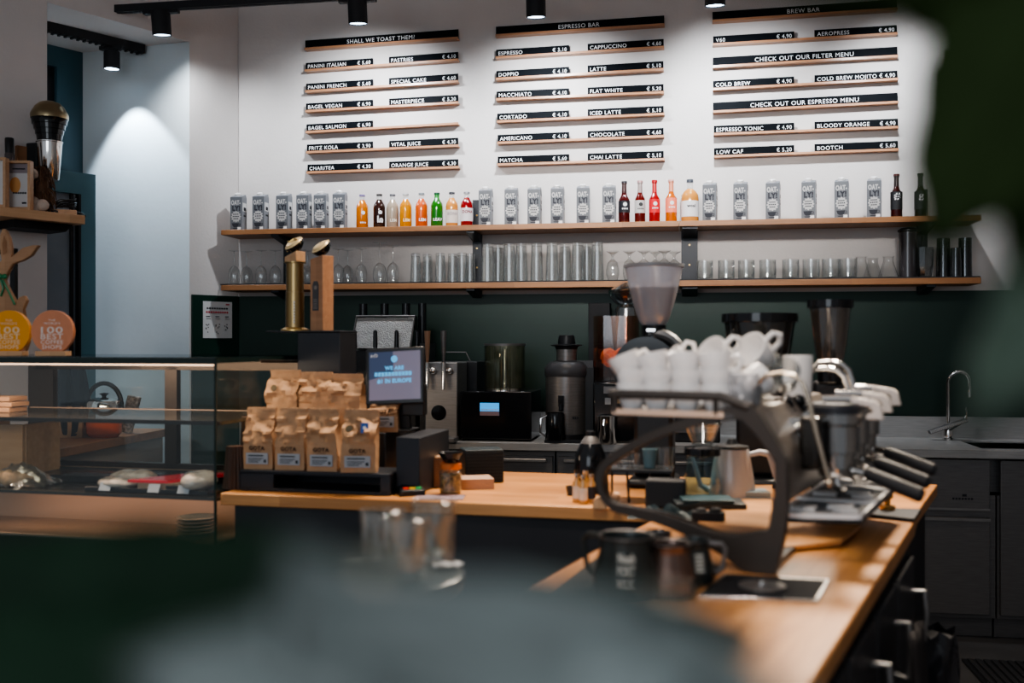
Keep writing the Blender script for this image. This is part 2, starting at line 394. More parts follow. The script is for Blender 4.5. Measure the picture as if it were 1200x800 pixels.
# ================================================================== MENU
def ledge(pl, pr, label):
    A = PY(pl[0], pl[1], WY-.045); B = PY(pr[0], pr[1], WY-.045)
    L = sqrt((B.x-A.x)**2+(B.z-A.z)**2); ang = atan2(B.z-A.z, B.x-A.x)
    mb = MB(); mb.box(0, L, 0, .045, -.008, 0); mb.box(0, L, 0, .004, 0, .005)
    o = mb.build('menu_ledge', M_ledge, None, A); o.rotation_euler = (0, -ang, 0)
    tag(o, label, 'ledge'); return A, B, L, ang
def plate(A, B, L, ang, x0px, x1px, h, words, label, name='menu_sign'):
    def xl(px):
        p = PY(px, 100, WY-.03); return (p.x-A.x)/cos(ang)
    x0, x1 = xl(x0px), xl(x1px); x0 = max(x0, .001); x1 = min(x1, L-.001)
    t = thing(name, label, 'menu sign', A+Vector((x0*cos(ang), .012, x0*sin(ang)+.0005))); t.rotation_euler = (radians(-4), -ang, 0)
    w = x1-x0
    mb = MB(); mb.box(0, w, 0, .006, 0, h); mb.build('board', M_board, t)
    if words:
        mb = MB(); ch = h*.47; zb = h*.27
        if len(words) == 1: put_text(mb, words[0], w*(.5), zb, -.0012, ch, 'c', w*.86, .0)
        else:
            vs, fs, tw = tmesh(words[1], .0); pw = tw*ch/.72*.92
            put_text(mb, words[1], w-.014, zb, -.0012, ch, 'r', None, .0, w=pw)
            mb.build('price', M_letter, t); mb = MB()
            put_text(mb, words[0], .014, zb, -.0012, ch, 'l', w-pw-.028-.014, .0)
        mb.build('lettering', M_letter, t)
G = [
 ('toast menu', (358.5, 437), (456, 537), [
  ((356.6, 56.8), (536.7, 43.8), ['SHALL WE TOAST THEM?'], None),
  ((357, 82.2), (536.7, 69.4), ['PANINI ITALIAN', '€ 5,60'], ['PASTRIES', '€ 4,10']),
  ((357.5, 106.7), (536.7, 94.8), ['PANINI FRENCH', '€ 5,60'], ['SPECIAL CAKE', '€ 4,60']),
  ((357.5, 129.8), (537, 119.6), ['BAGEL VEGAN', '€ 6,90'], ['MASTERPIECE', '€ 5,20']),
  ((358, 154.4), (537, 144), ['BAGEL SALMON', '€ 6,90'], None),
  ((358.5, 178), (537.2, 170.1), ['FRITZ KOLA', '€ 3,90'], ['VITAL JUICE', '€ 4,30']),
  ((359, 201.7), (537.8, 195.3), ['CHARITEA', '€ 4,30'], ['ORANGE JUICE', '€ 4,30'])]),
 ('espresso menu', (581.5, 667), (688.7, 777.8), [
  ((580.5, 41), (778.7, 28), ['ESPRESSO BAR'], None),
  ((580.8, 67), (778.2, 54.5), ['ESPRESSO', '€ 3,10'], ['CAPPUCCINO', '€ 4,60']),
  ((581, 92), (777.8, 80.5), ['DOPPIO', '€ 4,10'], ['LATTE', '€ 5,10']),
  ((581.2, 116), (778.2, 107.5), ['MACCHIATO', '€ 4,10'], ['FLAT WHITE', '€ 5,20']),
  ((582, 142), (778.7, 133), ['CORTADO', '€ 4,10'], ['ICED LATTE', '€ 5,10']),
  ((582.4, 167), (778.5, 159), ['AMERICANO', '€ 4,10'], ['CHOCOLATE', '€ 4,60']),
  ((582.5, 192.5), (779, 186), ['MATCHA', '€ 5,60'], ['CHAI LATTE', '€ 5,10'])]),
 ('brew menu', (835.8, 930.8), (954.6, 1053), [
  ((835, 24), (1052, 9.5), ['BREW BAR'], None),
  ((835.2, 51.6), (1052, 38.6), ['V60', '€ 4,90'], ['AEROPRESS', '€ 4,90']),
  ((835.4, 77.6), (1052.6, 65), ['CHECK OUT OUR FILTER MENU'], None),
  ((835.5, 104), (1052.8, 92), ['COLD BREW', '€ 4,90'], ['COLD BREW MOJITO', '€ 4,90']),
  ((835.6, 130.5), (1053, 119), ['CHECK OUT OUR ESPRESSO MENU'], None),
  ((836.4, 156.7), (1053.3, 148.4), ['ESPRESSO TONIC', '€ 4,90'], ['BLOODY ORANGE', '€ 4,90']),
  ((836.8, 183), (1053.3, 174.5), ['LOW CAF', '€ 5,20'], ['BOOTCH', '€ 5,60'])])]
for gname, lx, rx, rows in G:
    for i, (pl, pr, wl_, wr_) in enumerate(rows):
        A, B, L, ang = ledge(pl, pr, 'narrow copper-toned wooden ledge under the %s board of the %s' % (wl_[0].title().replace('?', ''), gname))
        if len(wl_) == 1: plate(A, B, L, ang, pl[0], pr[0]+.5, .052, wl_, 'wide black board lettered %s on its ledge' % wl_[0])
        else:
            plate(A, B, L, ang, lx[0], lx[1], .047, wl_, 'black board lettered %s %s on the %s' % (wl_[0], wl_[1], gname))
            if wr_: plate(A, B, L, ang, rx[0], rx[1], .047, wr_, 'black board lettered %s %s on the %s' % (wr_[0], wr_[1], gname))
for i, (pl, pr) in enumerate((((1107, 69), (1200, 63)), ((1107.5, 97), (1200, 92)))):
    A, B, L, ang = ledge(pl, pr, '%s wooden ledge of the menu column behind the dark leaves' % ('upper', 'lower')[i])
    plate(A, B, L, ang, pl[0], pl[0]+34, .05, None, '%s blank-looking black board behind the dark leaves' % ('upper', 'lower')[i])
# ================================================================== WALL SHELVES
SD = .24; SF = WY-SD
zu = PY(700, 260.5, SF).z; zl = PY(700, 329.5, SF).z
xs0 = PY(259, 300, SF).x; xm = PY(796, 300, SF).x; xs1 = PY(1150, 300, SF).x; xl0 = PY(259, 300, SF).x
for z, hh, nm in ((zu, .030, 'upper'), (zl, .032, 'lower')):
    for k, (a, b) in enumerate(((xs0, xm-.001), (xm+.001, xs1))):
        mb = MB(); mb.box(a, b, SF, WY-.001, z-hh, z)
        tag(mb.build('wall_shelf', M_shelf, None, bev=.002), '%s wooden wall shelf plank, %s stretch' % (nm, ('left', 'right')[k]), 'shelf')
mb = MB(); mb.box(xs0-.01, xs1, SF+.012, WY-.035, zl, zl+.008)
tag(mb.build('shelf_mat', M_blackm), 'thin black bar mat lying along the lower wall shelf under the glasses', 'mat')
for k, px in enumerate((337, 559, 808, 1081)):
    x = PY(px, 300, WY-.03).x
    t = thing('shelf_upright', 'black steel shelf upright on the wall, %s from the left' % ORD[k], 'shelf bracket', (x, WY, 0))
    mb = MB(); w = .026 if k != 2 else .045
    mb.box(-w, w, -.030, 0, zl-.07, zu+.17 if k != 0 else zu-.03)
    if k == 2: mb.box(-.002, .002, -.034, -.03, zl-.07, zu+.17)
    mb.build('upright', M_bmetal, t)
    for z, hh in ((zu, .030), (zl, .032)):
        mb = MB(); mb.prism([(-.03, z-hh), (-.22, z-hh), (-.22, z-hh-.012), (-.03, z-hh-.045)], -w*.9, w*.9, 'x'); mb.build('bracket_arm', M_bmetal, t)
    mb = MB()
    for z in (zu+.08, (zu+zl)/2+.05, zl+.1): mb.lathe([(0, -.003), (.005, -.003), (.005, .003), (0, .003)], 8, xf=Matrix.Translation((0, -.032, z)) @ Matrix.Rotation(pi/2, 4, 'X'))
    mb.build('screw', M_brass, t)
# ------------------------------------------------------------------ oat drink cartons
M_cart = pm('carton_slate', (.115, .12, .132), .5); M_carts = pm('carton_side', (.20, .215, .24), .42)
M_cgrey = pm('carton_pale_print', (.44, .43, .42), .5)
def carton():
    t = thing('oat_drink_carton', '', 'carton')
    w, d, h = .036, .036, .198
    mb = MB(); mb.box(-w, w, -d, d, 0, h, 0)
    mb.add([(-w, -d, h), (w, -d, h), (w, d, h), (-w, d, h), (-w+.003, d-.012, h+.020), (w-.003, d-.012, h+.020), (-w+.003, d-.004, h+.020), (w-.003, d-.004, h+.020)],
           [(0, 1, 5, 4), (4, 5, 7, 6), (1, 2, 7, 5), (3, 0, 4, 6), (2, 3, 6, 7)], 1)
    mb.box(w, w+.0004, -d, d, 0, h, 1)
    mb.build('carton_body', [M_cart, M_carts], t)
    mb = MB(); xf = Matrix.Translation((-.002, -.004, h+.012)) @ Matrix.Rotation(radians(22), 4, 'X'); mb.lathe([(.017, 0), (.017, .012), (.015, .014), (0, .014)], 20, xf=xf); mb.build('screw_cap', M_white, t)
    mb = MB()
    put_text(mb, 'OAT-', -.001, .152, -d-.0006, .026, 'c', .058, .05); mb.build('lettering', M_cgrey, t)
    mb = MB(); put_text(mb, 'LY!', .001, .118, -d-.0006, .028, 'c', .048, .06); mb.build('lettering', M_ink, t)
    mb = MB(); mb.lathe([(0, 0), (.026, 0)], 14, xf=Matrix.Translation((0, -d-.0006, .082)) @ Matrix.Rotation(pi/2, 4, 'X') @ Matrix.Diagonal((1, 1.1, 1, 1)), close=False)
    for k in range(12):
        q = 2*pi*k/12; mb.lathe([(0, 0), (.005, 0)], 8, xf=Matrix.Translation((.026*cos(q), -d-.0006, .082+.0285*sin(q))) @ Matrix.Rotation(pi/2, 4, 'X'), close=False)
    mb.build('badge', M_cgrey, t)
    mb = MB()
    for k, ww in enumerate((.034, .040, .032)): 
        for j in range(4): mb.box(-ww/2+j*ww/4, -ww/2+j*ww/4+ww/5.4, -d-.0012, -d-.0008, .093-k*.013, .099-k*.013)
    # coffee cup picture
    mb.prism([(-.026, .044), (.018, .044), (.014, .026), (.005, .020), (-.012, .020), (-.021, .027)], -d-.001, -d-.0005, 'y')
    mb.prism([(-.022, .016), (.014, .016), (.008, .011), (-.016, .011)], -d-.001, -d-.0005, 'y')
    mb.tube([(.017, -d-.0006, .041), (.026, -d-.0006, .040), (.026, -d-.0006, .031), (.016, -d-.0006, .029)], .0018, 6)
    mb.box(w+.0005, w+.001, -.012, .02, .12, .14); mb.box(w+.0005, w+.001, -.012, .02, .085, .095)
    mb.build('print', M_ink, t)
    mb = MB(); mb.box(w+.0005, w+.0009, -.026, .028, .115, .165); mb.box(.008, .03, -d-.0009, -d-.0005, .006, .02); mb.build('pale_print', M_paper, t)
    return t
cpx = [281, 307, 334.5, 358, 378, 400, 571, 601, 628, 655, 685, 715.5, 833.5, 869.5, 907.5, 949.5, 988, 1026]
CL = ['slate grey oat drink carton, first at the left end of the upper shelf', 'slate grey oat drink carton, second from the left end of the upper shelf', 'slate grey oat drink carton, third from the left end of the upper shelf',
 'slate grey oat drink carton, fourth from the left, first of the tight trio', 'slate grey oat drink carton in the middle of the tight trio on the left', 'slate grey oat drink carton beside the orange juice bottle',
 'slate grey oat drink carton just right of the red bottle and second upright', 'second oat drink carton in the middle row of six', 'third oat drink carton in the middle row of six', 'fourth oat drink carton in the middle row of six', 'fifth oat drink carton in the middle row of six', 'oat drink carton touching the dark red bottle at the right of the middle row',
 'oat drink carton just right of the large amber bottle', 'second oat drink carton right of the large amber bottle', 'third oat drink carton right of the large amber bottle', 'fourth oat drink carton right of the large amber bottle', 'fifth oat drink carton right of the large amber bottle', 'oat drink carton beside the bottle marked with a hash sign']
c0 = carton()
for i, px in enumerate(cpx):
    o = c0 if i == 0 else dup(c0)
    Y = SF+.085 if i != 4 else SF+.10
    p = PY(px-1.5, 262, Y); o.location = (p.x, Y, zu); o.rotation_euler = (0, 0, radians([2, 0, 1, 3, 5, 6, 2, 3, 1, 2, 3, 0, -8, -9, -10, -12, -11, -12][i]))
    o['label'] = CL[i]; o['group'] = 'oat drink cartons on the upper shelf'
# ------------------------------------------------------------------ bottles
def juice(px, col, label, text=None, tcol=None, lab=None, labcol=None, h=.198, r=.035, capcol=(.5, .5, .5), kind='round', dark=False, Y=None, ltext=None, labz=(.03, .095), emblem=None, neckcol=None):
    Y = Y or SF+.09
    p = PY(px, 262, Y); t = thing('bottle', label, 'bottle', (p.x, Y, zu+.0002), radians(9) - atan2(p.x, Y))
    col = tuple(c**1.35*.68 for c in col)
    mc = pm('liquid_%02d%02d%02d' % tuple(int(c*99) for c in col), col, .12, coat=.6, emit=col, es=.0)
    if kind == 'round': prof = [(0, 0), (r*.9, 0), (r, .006), (r, h*.60), (r*.93, h*.68), (r*.55, h*.79), (r*.42, h*.84)]; neck = [(r*.42, h*.84), (r*.40, h*.93), (r*.44, h*.94), (r*.44, h*.96)]; cz = h*.95; cr = r*.48
    elif kind == 'slim': prof = [(0, 0), (r*.93, 0), (r, .005), (r, h*.52), (r*.93, h*.58), (r*.55, h*.66), (r*.45, h*.72)]; neck = [(r*.45, h*.72), (r*.42, h*.92), (r*.5, h*.93), (r*.5, h*.97)]; cz = h*.955; cr = r*.52
    else: prof = [(0, 0), (r*.95, 0), (r, .006), (r, h*.55), (r*.94, h*.64), (r*.7, h*.72), (r*.34, h*.78)]; neck = [(r*.34, h*.78), (r*.30, h*.90), (r*.36, h*.91), (r*.36, h*.95)]; cz = h*.93; cr = r*.38
    mb = MB(); mb.lathe(prof, 24, m=0, close=False); mb.lathe(neck, 20, m=1, close=False)
    nm = M_glass if neckcol is None else pm('neck_%02d%02d%02d' % tuple(int(c*99) for c in neckcol), neckcol, .3)
    mb.build('bottle_body', [mc, nm], t)
    mb = MB(); mb.lathe([(cr*.95, cz), (cr*1.05, cz), (cr, h), (0, h)], 18); mb.build('cap', pm('cap_%02d%02d%02d' % tuple(int(c*99) for c in capcol), capcol, .35, .3), t)
    if lab:
        mb = MB(); mb.lathe([(r+.0006, labz[0]), (r+.0006, labz[1])], 24, close=False); mb.build('label_band', pm('label_%02d%02d%02d' % tuple(int(c*99) for c in labcol), labcol, .6), t)
    def curved(mb2):
        V = []
        for v in mb2.v:
            a = v[0]/r; rr = r+.0012; V.append((rr*sin(a), -rr*cos(a), v[2]))
        mb2.v = V; return mb2
    if text:
        mb = MB(); zz = .035 if not lab else sum(labz)/2+.008
        put_text(mb, text, 0, zz, 0, .016 if len(text) > 2 else .034, 'c', r*1.8, .04); curved(mb).build('lettering', pm('tx_%02d%02d%02d' % tuple(int(c*99) for c in tcol), tcol, .6), t)
    if emblem:
        mb = MB(); mb.lathe([(0, 0), (.011, 0)], 12, xf=Matrix.Translation((0, 0, .09 if lab is None else sum(labz)/2+.012)) @ Matrix.Rotation(pi/2, 4, 'X'), close=False)
        z0 = sum(labz)/2-.016
        for k in range(4): mb.box(-.017+k*.009, -.011+k*.009, 0, 0.0001, z0, z0+.008)
        curved(mb).build('emblem', pm('emb_%02d%02d%02d' % tuple(int(c*99) for c in emblem), emblem, .6), t)
    return t
W8 = (.75, .75, .75)
juice(424.5, (.85, .32, .01), 'amber orange juice bottle with a round white spot, beside the carton trio', emblem=W8, labz=(.03, .06), capcol=(.25, .2, .4))
juice(444.5, (.085, .025, .012), 'dark brown tea bottle with white print', text='le', tcol=W8, emblem=W8, labz=(.035, .06), capcol=(.05, .05, .05))
juice(460, (.62, .52, .42), 'small pale cloudy lemonade bottle beside the brown tea bottle', text='LEM', tcol=(.75, .7, .6), capcol=(.12, .12, .14), h=.195)
juice(475.5, (.90, .42, .0), 'bright yellow juice bottle with LEM lettering', text='LEM', tcol=(.95, .75, .4), capcol=(.6, .6, .6))
juice(494, (.88, .22, .045), 'coral orange juice bottle with LEM lettering', text='LEM', tcol=W8, capcol=(.25, .28, .3))
juice(512, (.04, .30, .03), 'green juice bottle with white LEAV lettering', text='LEAV', tcol=W8, capcol=(.02, .1, .05), neckcol=(.03, .3, .04))
juice(529.5, (.88, .45, .14), 'peach coloured juice bottle with a pale label', lab=1, labcol=(.62, .55, .5), text='BONA', tcol=(.35, .3, .3), capcol=(.05, .05, .06), labz=(.022, .095))
juice(547, (.42, .01, .015), 'dark red juice bottle with a white label beside the second upright', lab=1, labcol=(.62, .58, .6), text='DONA', tcol=(.2, .02, .03), capcol=(.3, .3, .32), labz=(.03, .105))
juice(731.5, (.16, .012, .01), 'dark red slim bottle with a black label touching a carton', lab=1, labcol=(.01, .01, .015), emblem=W8, kind='slim', h=.235, r=.031, capcol=(.05, .05, .06), labz=(.06, .125), neckcol=(.06, .03, .03))
juice(750, (.22, .02, .01), 'dark red slim bottle with a pale grey label', lab=1, labcol=(.45, .44, .43), emblem=(.03, .03, .03), kind='slim', h=.236, r=.030, capcol=(.5, .3, .3), labz=(.055, .125), neckcol=(.32, .26, .25))
juice(767, (.50, .01, .015), 'bright red slim bottle with red label and white emblem', lab=1, labcol=(.55, .01, .02), emblem=W8, kind='slim', h=.237, r=.030, capcol=(.5, .02, .03), labz=(.055, .13), neckcol=(.45, .03, .03))
juice(786.5, (.75, .24, .01), 'orange slim bottle with a coral label and white emblem', lab=1, labcol=(.80, .20, .12), emblem=W8, kind='slim', h=.237, r=.031, capcol=(.75, .4, .35), labz=(.055, .135), neckcol=(.65, .25, .15))
juice(808.5, (.85, .45, .14), 'large round amber bottle with a white label over the shelf joint', lab=1, labcol=(.66, .65, .66), text='woal', tcol=(.05, .05, .05), kind='big', h=.235, r=.048, capcol=(.08, .09, .11), labz=(.028, .115))
juice(1050.5, (.10, .008, .008), 'slim dark red bottle marked with a white hash sign', lab=1, labcol=(.012, .012, .015), text='#', tcol=W8, kind='slim', h=.235, r=.030, capcol=(.1, .03, .03), labz=(.045, .14), neckcol=(.03, .02, .02))
juice(1078.5, (.03, .02, .018), 'slim black bottle marked with a white letter g', lab=1, labcol=(.012, .013, .015), text='g', tcol=W8, kind='slim', h=.235, r=.030, capcol=(.03, .03, .03), labz=(.045, .14), neckcol=(.03, .03, .03))
juice(1109.5, (.02, .022, .02), 'slim black bottle marked with a white letter o, half behind the leaf', lab=1, labcol=(.02, .025, .02), text='o', tcol=W8, kind='slim', h=.235, r=.030, capcol=(.03, .03, .03), labz=(.045, .14), neckcol=(.03, .03, .03))
# ------------------------------------------------------------------ glasses on the lower shelf (upside down ones stand on their rims)
zg = zl+.0085
def wineglass(h=.20, r=.036, bowl=.55, foot=.034, kind=0):
    mb = MB()
    b = h*bowl
    mb.lathe([(r*.82, 0), (r*.95, b*.25), (r, b*.5), (r*.85, b*.78), (r*.45, b*.95), (.006, b), (.0035, b+.01), (.0035, h-.012), (.006, h-.006), (foot*.9, h-.002), (foot, h)], 20, close=False)
    return mb
def glassrow(name, proto_mb, pxs, labels, group, Y=SF+.10, m=M_glassd, cat='glass', Ys=None):
    src = None
    for i, px in enumerate(pxs):
        YY = Ys[i] if Ys else Y
        p = PY(px, 325, YY)
        if src is None: src = proto_mb.build(name, m, None, (p.x, YY, zg)); o = src
        else: o = dup(src, (p.x, YY, zg))
        o['label'] = labels[i] if isinstance(labels, list) else labels % ORD[i]
        o['category'] = cat; o['group'] = group; o.rotation_euler = (0, 0, random.random()*3)
glassrow('wine_glass', wineglass(.20, .034), [274.5, 289, 306, 322.5, 352, 360.5, 396.5, 407.5, 423.5], 'upside-down stemmed wine glass on the lower shelf, %s from the left', 'upside-down wine glasses', Ys=[SF+.08, SF+.14, SF+.09, SF+.10, SF+.08, SF+.15, SF+.08, SF+.15, SF+.08])
glassrow('wine_glass', wineglass(.235, .040, .5, .044), [445], ['tall wide-footed wine glass upside down, tallest on the lower shelf'], 'tall wine glass')
glassrow('wine_glass', wineglass(.21, .036), [460.5], ['stemmed wine glass right of the tallest one on the lower shelf'], 'wine glass by the tumblers', Y=SF+.07)
def tumbler(h, rb, rt, n=24):
    """standing on its rim: wide below"""
    mb = MB(); mb.lathe([(rt, 0), (rb, h-.010), (rb, h), (0, h)], n, close=False); mb.lathe([(rt-.003, .0), (rb-.003, h-.014), (0, h-.014)], n, close=False); return mb
glassrow('tumbler', tumbler(.165, .026, .032), [487, 501, 516, 530.5, 541.5, 551], 'straight clear tumbler left of the second upright, %s in its row', 'tumblers left of the second upright', Ys=[SF+.08, SF+.13, SF+.08, SF+.12, SF+.07, SF+.13])
glassrow('tall_glass', tumbler(.212, .031, .037), [571.5, 584, 597, 611, 629, 647, 662, 677, 688, 700], 'tall clear glass in the middle of the lower shelf, %s from the left', 'tall glasses in the middle', Ys=[SF+.08, SF+.16, SF+.08]+[SF+.08, SF+.08, SF+.08, SF+.15, SF+.08, SF+.16, SF+.08])
mb = MB(); mb.lathe([(.026, 0), (.036, .03), (.037, .06), (.028, .10), (.008, .118), (.006, .13), (.012, .145), (.034, .158), (.036, .163)], 22, close=False)
glassrow('footed_glass', mb, [718, 737.5, 754.5, 768, 778.5, 790], 'squat footed glass upside down behind the big grinder hopper, %s from the left', 'footed glasses', Ys=[SF+.08, SF+.08, SF+.08, SF+.15, SF+.08, SF+.15])
def mug():
    mb = MB(); mb.lathe([(.030, 0), (.030, .006), (.044, .098), (.044, .105)], 24, close=True) if False else mb.lathe([(0, 0), (.042, 0), (.045, .01), (.045, .105)], 24, close=False)
    mb.lathe([(0, .006), (.041, .008), (.042, .105)], 24, close=False)
    o = mb
    return o
mpx = [826, 851, 874.5, 899.5, 926.5, 950.5, 973.5, 994]
for i, px in enumerate(mpx):
    Y = SF+.10
    p = PY(px, 325, Y)
    if i == 0:
        m0 = thing('glass_mug', '', 'mug', (p.x, Y, zg))
        mug().build('mug_body', M_glassd, m0)
        mb = MB(); mb.tube([(.012, -.044, .085), (.012, -.064, .082), (.014, -.072, .055), (.014, -.064, .026), (.013, -.044, .020)], .0042, 8); mb.build('handle', M_glass, m0); o = m0
    else: o = dup(m0, (p.x, Y, zg))
    o['label'] = 'clear glass mug with its handle to the front, %s right of the third upright' % ORD[i]; o['group'] = 'glass mugs on the lower shelf'; o.rotation_euler = (0, 0, radians(20))
mb = MB(); mb.lathe([(.050, 0), (.052, .004), (.026, .085), (.026, .105), (.030, .112)], 24, close=False); mb.lathe([(0, .001), (.05, .001)], 24, close=False)
glassrow('beaker', mb, [1009, 1023, 1041], ['conical glass server beside the glass mugs', 'conical glass server between two others', 'conical glass server beside the black press jug'], 'conical glass servers', Ys=[SF+.07, SF+.16, SF+.07])
# black press jug, cut glass, dark tumblers
def place(px, Y, z, name, label, cat, rz=0, py=325, group=None):
    p = PY(px, py, Y); return thing(name, label, cat, (p.x, Y, z), rz, group)
t = place(1064, SF+.09, zg, 'press_jug', 'tall black plunger jug beside the fourth upright', 'jug')
mb = MB(); mb.lathe([(0, 0), (.046, 0), (.046, .24), (.040, .245)], 24, close=False); mb.build('jug_body', pm('dark_jug', (.03, .026, .028), .2, coat=.4), t)
mb = MB(); mb.lathe([(.052, .243), (.052, .25), (.036, .262), (0, .262)], 24); mb.build('lid', M_black, t)
mb = MB(); mb.tube([(.04, 0, .23), (.075, 0, .22), (.078, 0, .1), (.045, 0, .06)], .007); mb.build('handle', M_black, t)
mb = MB(); mb.lathe([(.034, 0), (.044, .06), (.046, .155), (.042, .155), (.040, .06), (0, .01)], 10, smooth=False, close=False)
glassrow('cut_glass', mb, [1084], ['faceted cut glass tumbler right of the black press jug'], 'cut glass', m=glass('cut_glass_mat', (.6, .6, .6), .2, .8, .1), Y=SF+.06)
dg_ = glass('dark_tumbler_mat', (.30, .31, .31), .08, .6, .08, .1, (.1, .1, .1))
glassrow('dark_tumbler', tumbler(.205, .033, .035), [1105.5, 1131], ['tall smoky tumbler left of the short one near the leaf', 'tall smoky tumbler at the far right of the lower shelf by the leaf'], 'smoky tumblers', m=dg_)
glassrow('dark_tumbler', tumbler(.150, .026, .030), [1120], ['short smoky tumbler between two tall ones near the leaf'], 'short smoky tumbler', m=dg_, Y=SF+.06)
# ================================================================== LEFT CORNER SHELF
def LP(px, py, off): 
    x, z = LW.at(px, py, -off); return LW.w(x, -off, z), x, z
_, xr, zt = LP(100, 251, .26)
zt = 2.062
mb = MB(); mb.box(-2.4, xr, -.26, -.002, zt-.045, zt)
tag(mb.build('corner_shelf', M_lwood, None, LW.o, LW.a, bev=.003), 'short wooden shelf on the left wall beside the dark window', 'shelf')
mb = MB(); mb.box(xr-.33, xr-.07, -.20, -.04, zt-.085, zt-.046); mb.prism([(xr-.07, zt-.046), (xr-.03, zt-.046), (xr-.07, zt-.085)], -.2, -.04, 'y')
tag(mb.build('under_shelf_box', M_blackm, None, LW.o, LW.a), 'flat black box fixed under the left wooden shelf', 'box')
def onshelf(px, off, name, label, cat, rz=0):
    q, x, z = LP(px, 230, off); return thing(name, label, cat, LW.w(x, -off, zt+.0003), LW.a+rz)
# framed cards
FA = radians(-50)
t = onshelf(22, .20, 'picture_frame', 'light wooden box frame with a white card showing an orange seal', 'frame', FA)
mb = MB(); w, h, f = .062, .235, .012
mb.box(-w, w, -.02, .02, 0, f); mb.box(-w, w, -.02, .02, h-f, h); mb.box(-w, -w+f, -.02, .02, f, h-f); mb.box(w-f, w, -.02, .02, f, h-f); mb.build('frame', M_lwood, t)
mb = MB(); mb.box(-w+f, w-f, .002, .006, f, h-f); mb.build('card', M_paper, t)
mb = MB(); mb.box(-w+f, w-f, .0005, .002, h-f-.045, h-f); mb.build('card_header', pm('mauve_card', (.30, .26, .28), .7), t)
mb = MB(); mb.lathe([(0, 0), (.026, 0)], 20, xf=Matrix.Translation((-.018, .001, .12)) @ Matrix.Rotation(pi/2, 4, 'X') @ Matrix.Diagonal((1, 1.5, 1, 1)), close=False); mb.build('seal', pm('orange_seal', (.75, .36, .12), .6), t)
mb = MB()
for k in range(6): mb.box(-.028+k*.011, -.020+k*.011, .0, .0015, .078, .086)
mb.box(.015, .035, 0, .0015, .03, .038); mb.box(-.03, .03, 0, .0004, h-.04, h-.034); mb.build('print', M_ink, t)
t = onshelf(-4, .20, 'picture_frame', 'second light wooden frame cut by the left edge of the picture', 'frame', FA)
mb = MB(); mb.box(-.05, .05, -.02, .02, 0, .012); mb.box(-.05, .05, -.02, .02, h-.012, h); mb.box(.038, .05, -.02, .02, .012, h-.012); mb.box(-.05, -.038, -.02, .02, .012, h-.012); mb.build('frame', M_lwood, t)
mb = MB(); mb.box(-.038, .038, .002, .006, .012, h-.012); mb.build('card', M_paper, t)
# bottle with black cap
t = onshelf(11, .10, 'spray_bottle', 'small bottle with a tall black cap behind the framed card', 'bottle')
mb = MB(); mb.lathe([(0, 0), (.022, 0), (.022, .28), (.018, .29)], 18, close=False); mb.build('bottle_body', pm('smoky_bottle', (.08, .07, .07), .15, coat=.5), t)
mb = MB(); mb.lathe([(.020, .285), (.021, .355), (.018, .36), (0, .36)], 18); mb.build('cap', M_black, t)
# drinks mixer
t = onshelf(58, .13, 'drinks_mixer', 'chrome cup drinks mixer with ribbed black neck and brass dome on the left shelf', 'mixer', radians(-62))
mb = MB(); mb.box(-.11, -.05, -.03, .03, 0, .36); mb.box(-.11, .06, -.05, .05, 0, .02); mb.build('stand', M_black, t, bev=.006)
mb = MB(); mb.lathe([(0, .175), (.042, .175), (.046, .18), (.060, .36), (.064, .362), (.064, .367), (.058, .367)], 28, close=False); mb.build('mixing_cup', M_chrome, t)
mb = MB(); mb.lathe([(.058, .372), (.062, .40), (.066, .402), (.068, .425), (.073, .427), (.076, .45), (.082, .452), (.084, .475), (.088, .48)], 28, close=True); mb.build('ribbed_neck', M_blackg, t)
mb = MB(); mb.lathe([(.088, .48), (.090, .50), (.084, .515), (.072, .535), (.070, .54), (.050, .56), (.02, .57), (0, .572)], 28, close=False); mb.build('dome', pm('aged_brass', (.32, .25, .15), .3, 1), t)
# wooden back plate
t = onshelf(33, .04, 'lit_patch_board', 'narrow wooden board leaning on the wall behind the mixer', 'board', 0)
mb = MB(); mb.box(-.06, .06, -.012, .012, 0, .34); mb.build('board', M_kraftd, t)
# shaggy toy
t = onshelf(47, .16, 'plush_toy', 'brown shaggy plush toy with pale round paws and a white eye', 'plush toy', FA)
mb = MB()
def hair(n, c, r, ln, down=1):
    for k in range(n):
        a = random.random()*2*pi; b = random.random()*pi*.8
        d = Vector((sin(b)*cos(a), sin(b)*sin(a), cos(b))); q = Vector(c)+Vector((d.x*r[0], d.y*r[1], d.z*r[2]))
        e1 = q+d*ln*.4+Vector((0, 0, -ln*.3)); e2 = e1+Vector((d.x*.3, d.y*.3, -1))*ln*.7
        mb.tube([q, e1, e2], [.005, .004, .001], 5)
mb.ball((0, 0, .11), (.045, .04, .11)); hair(160, (0, 0, .13), (.045, .04, .10), .055)
mb.build('shaggy_body', pm('brown_fur', (.13, .065, .035), .8, var=.4, scale=40), t)
M_pom = pm('cream_pom', (.62, .50, .42), .9, bump=.6, bscale=80)
mb = MB(); mb.ball((-.02, -.045, .185), .030); mb.ball((-.005, -.05, .02), (.03, .03, .055)); mb.ball((.035, -.055, .032), .030); mb.ball((-.04, -.04, .10), .026); mb.ball((-.035, -.045, .05), (.025, .025, .04)); mb.build('paw', M_pom, t)
mb = MB(); mb.ball((-.018, -.072, .19), .006, n=8, k=6); mb.build('eye', M_black, t)
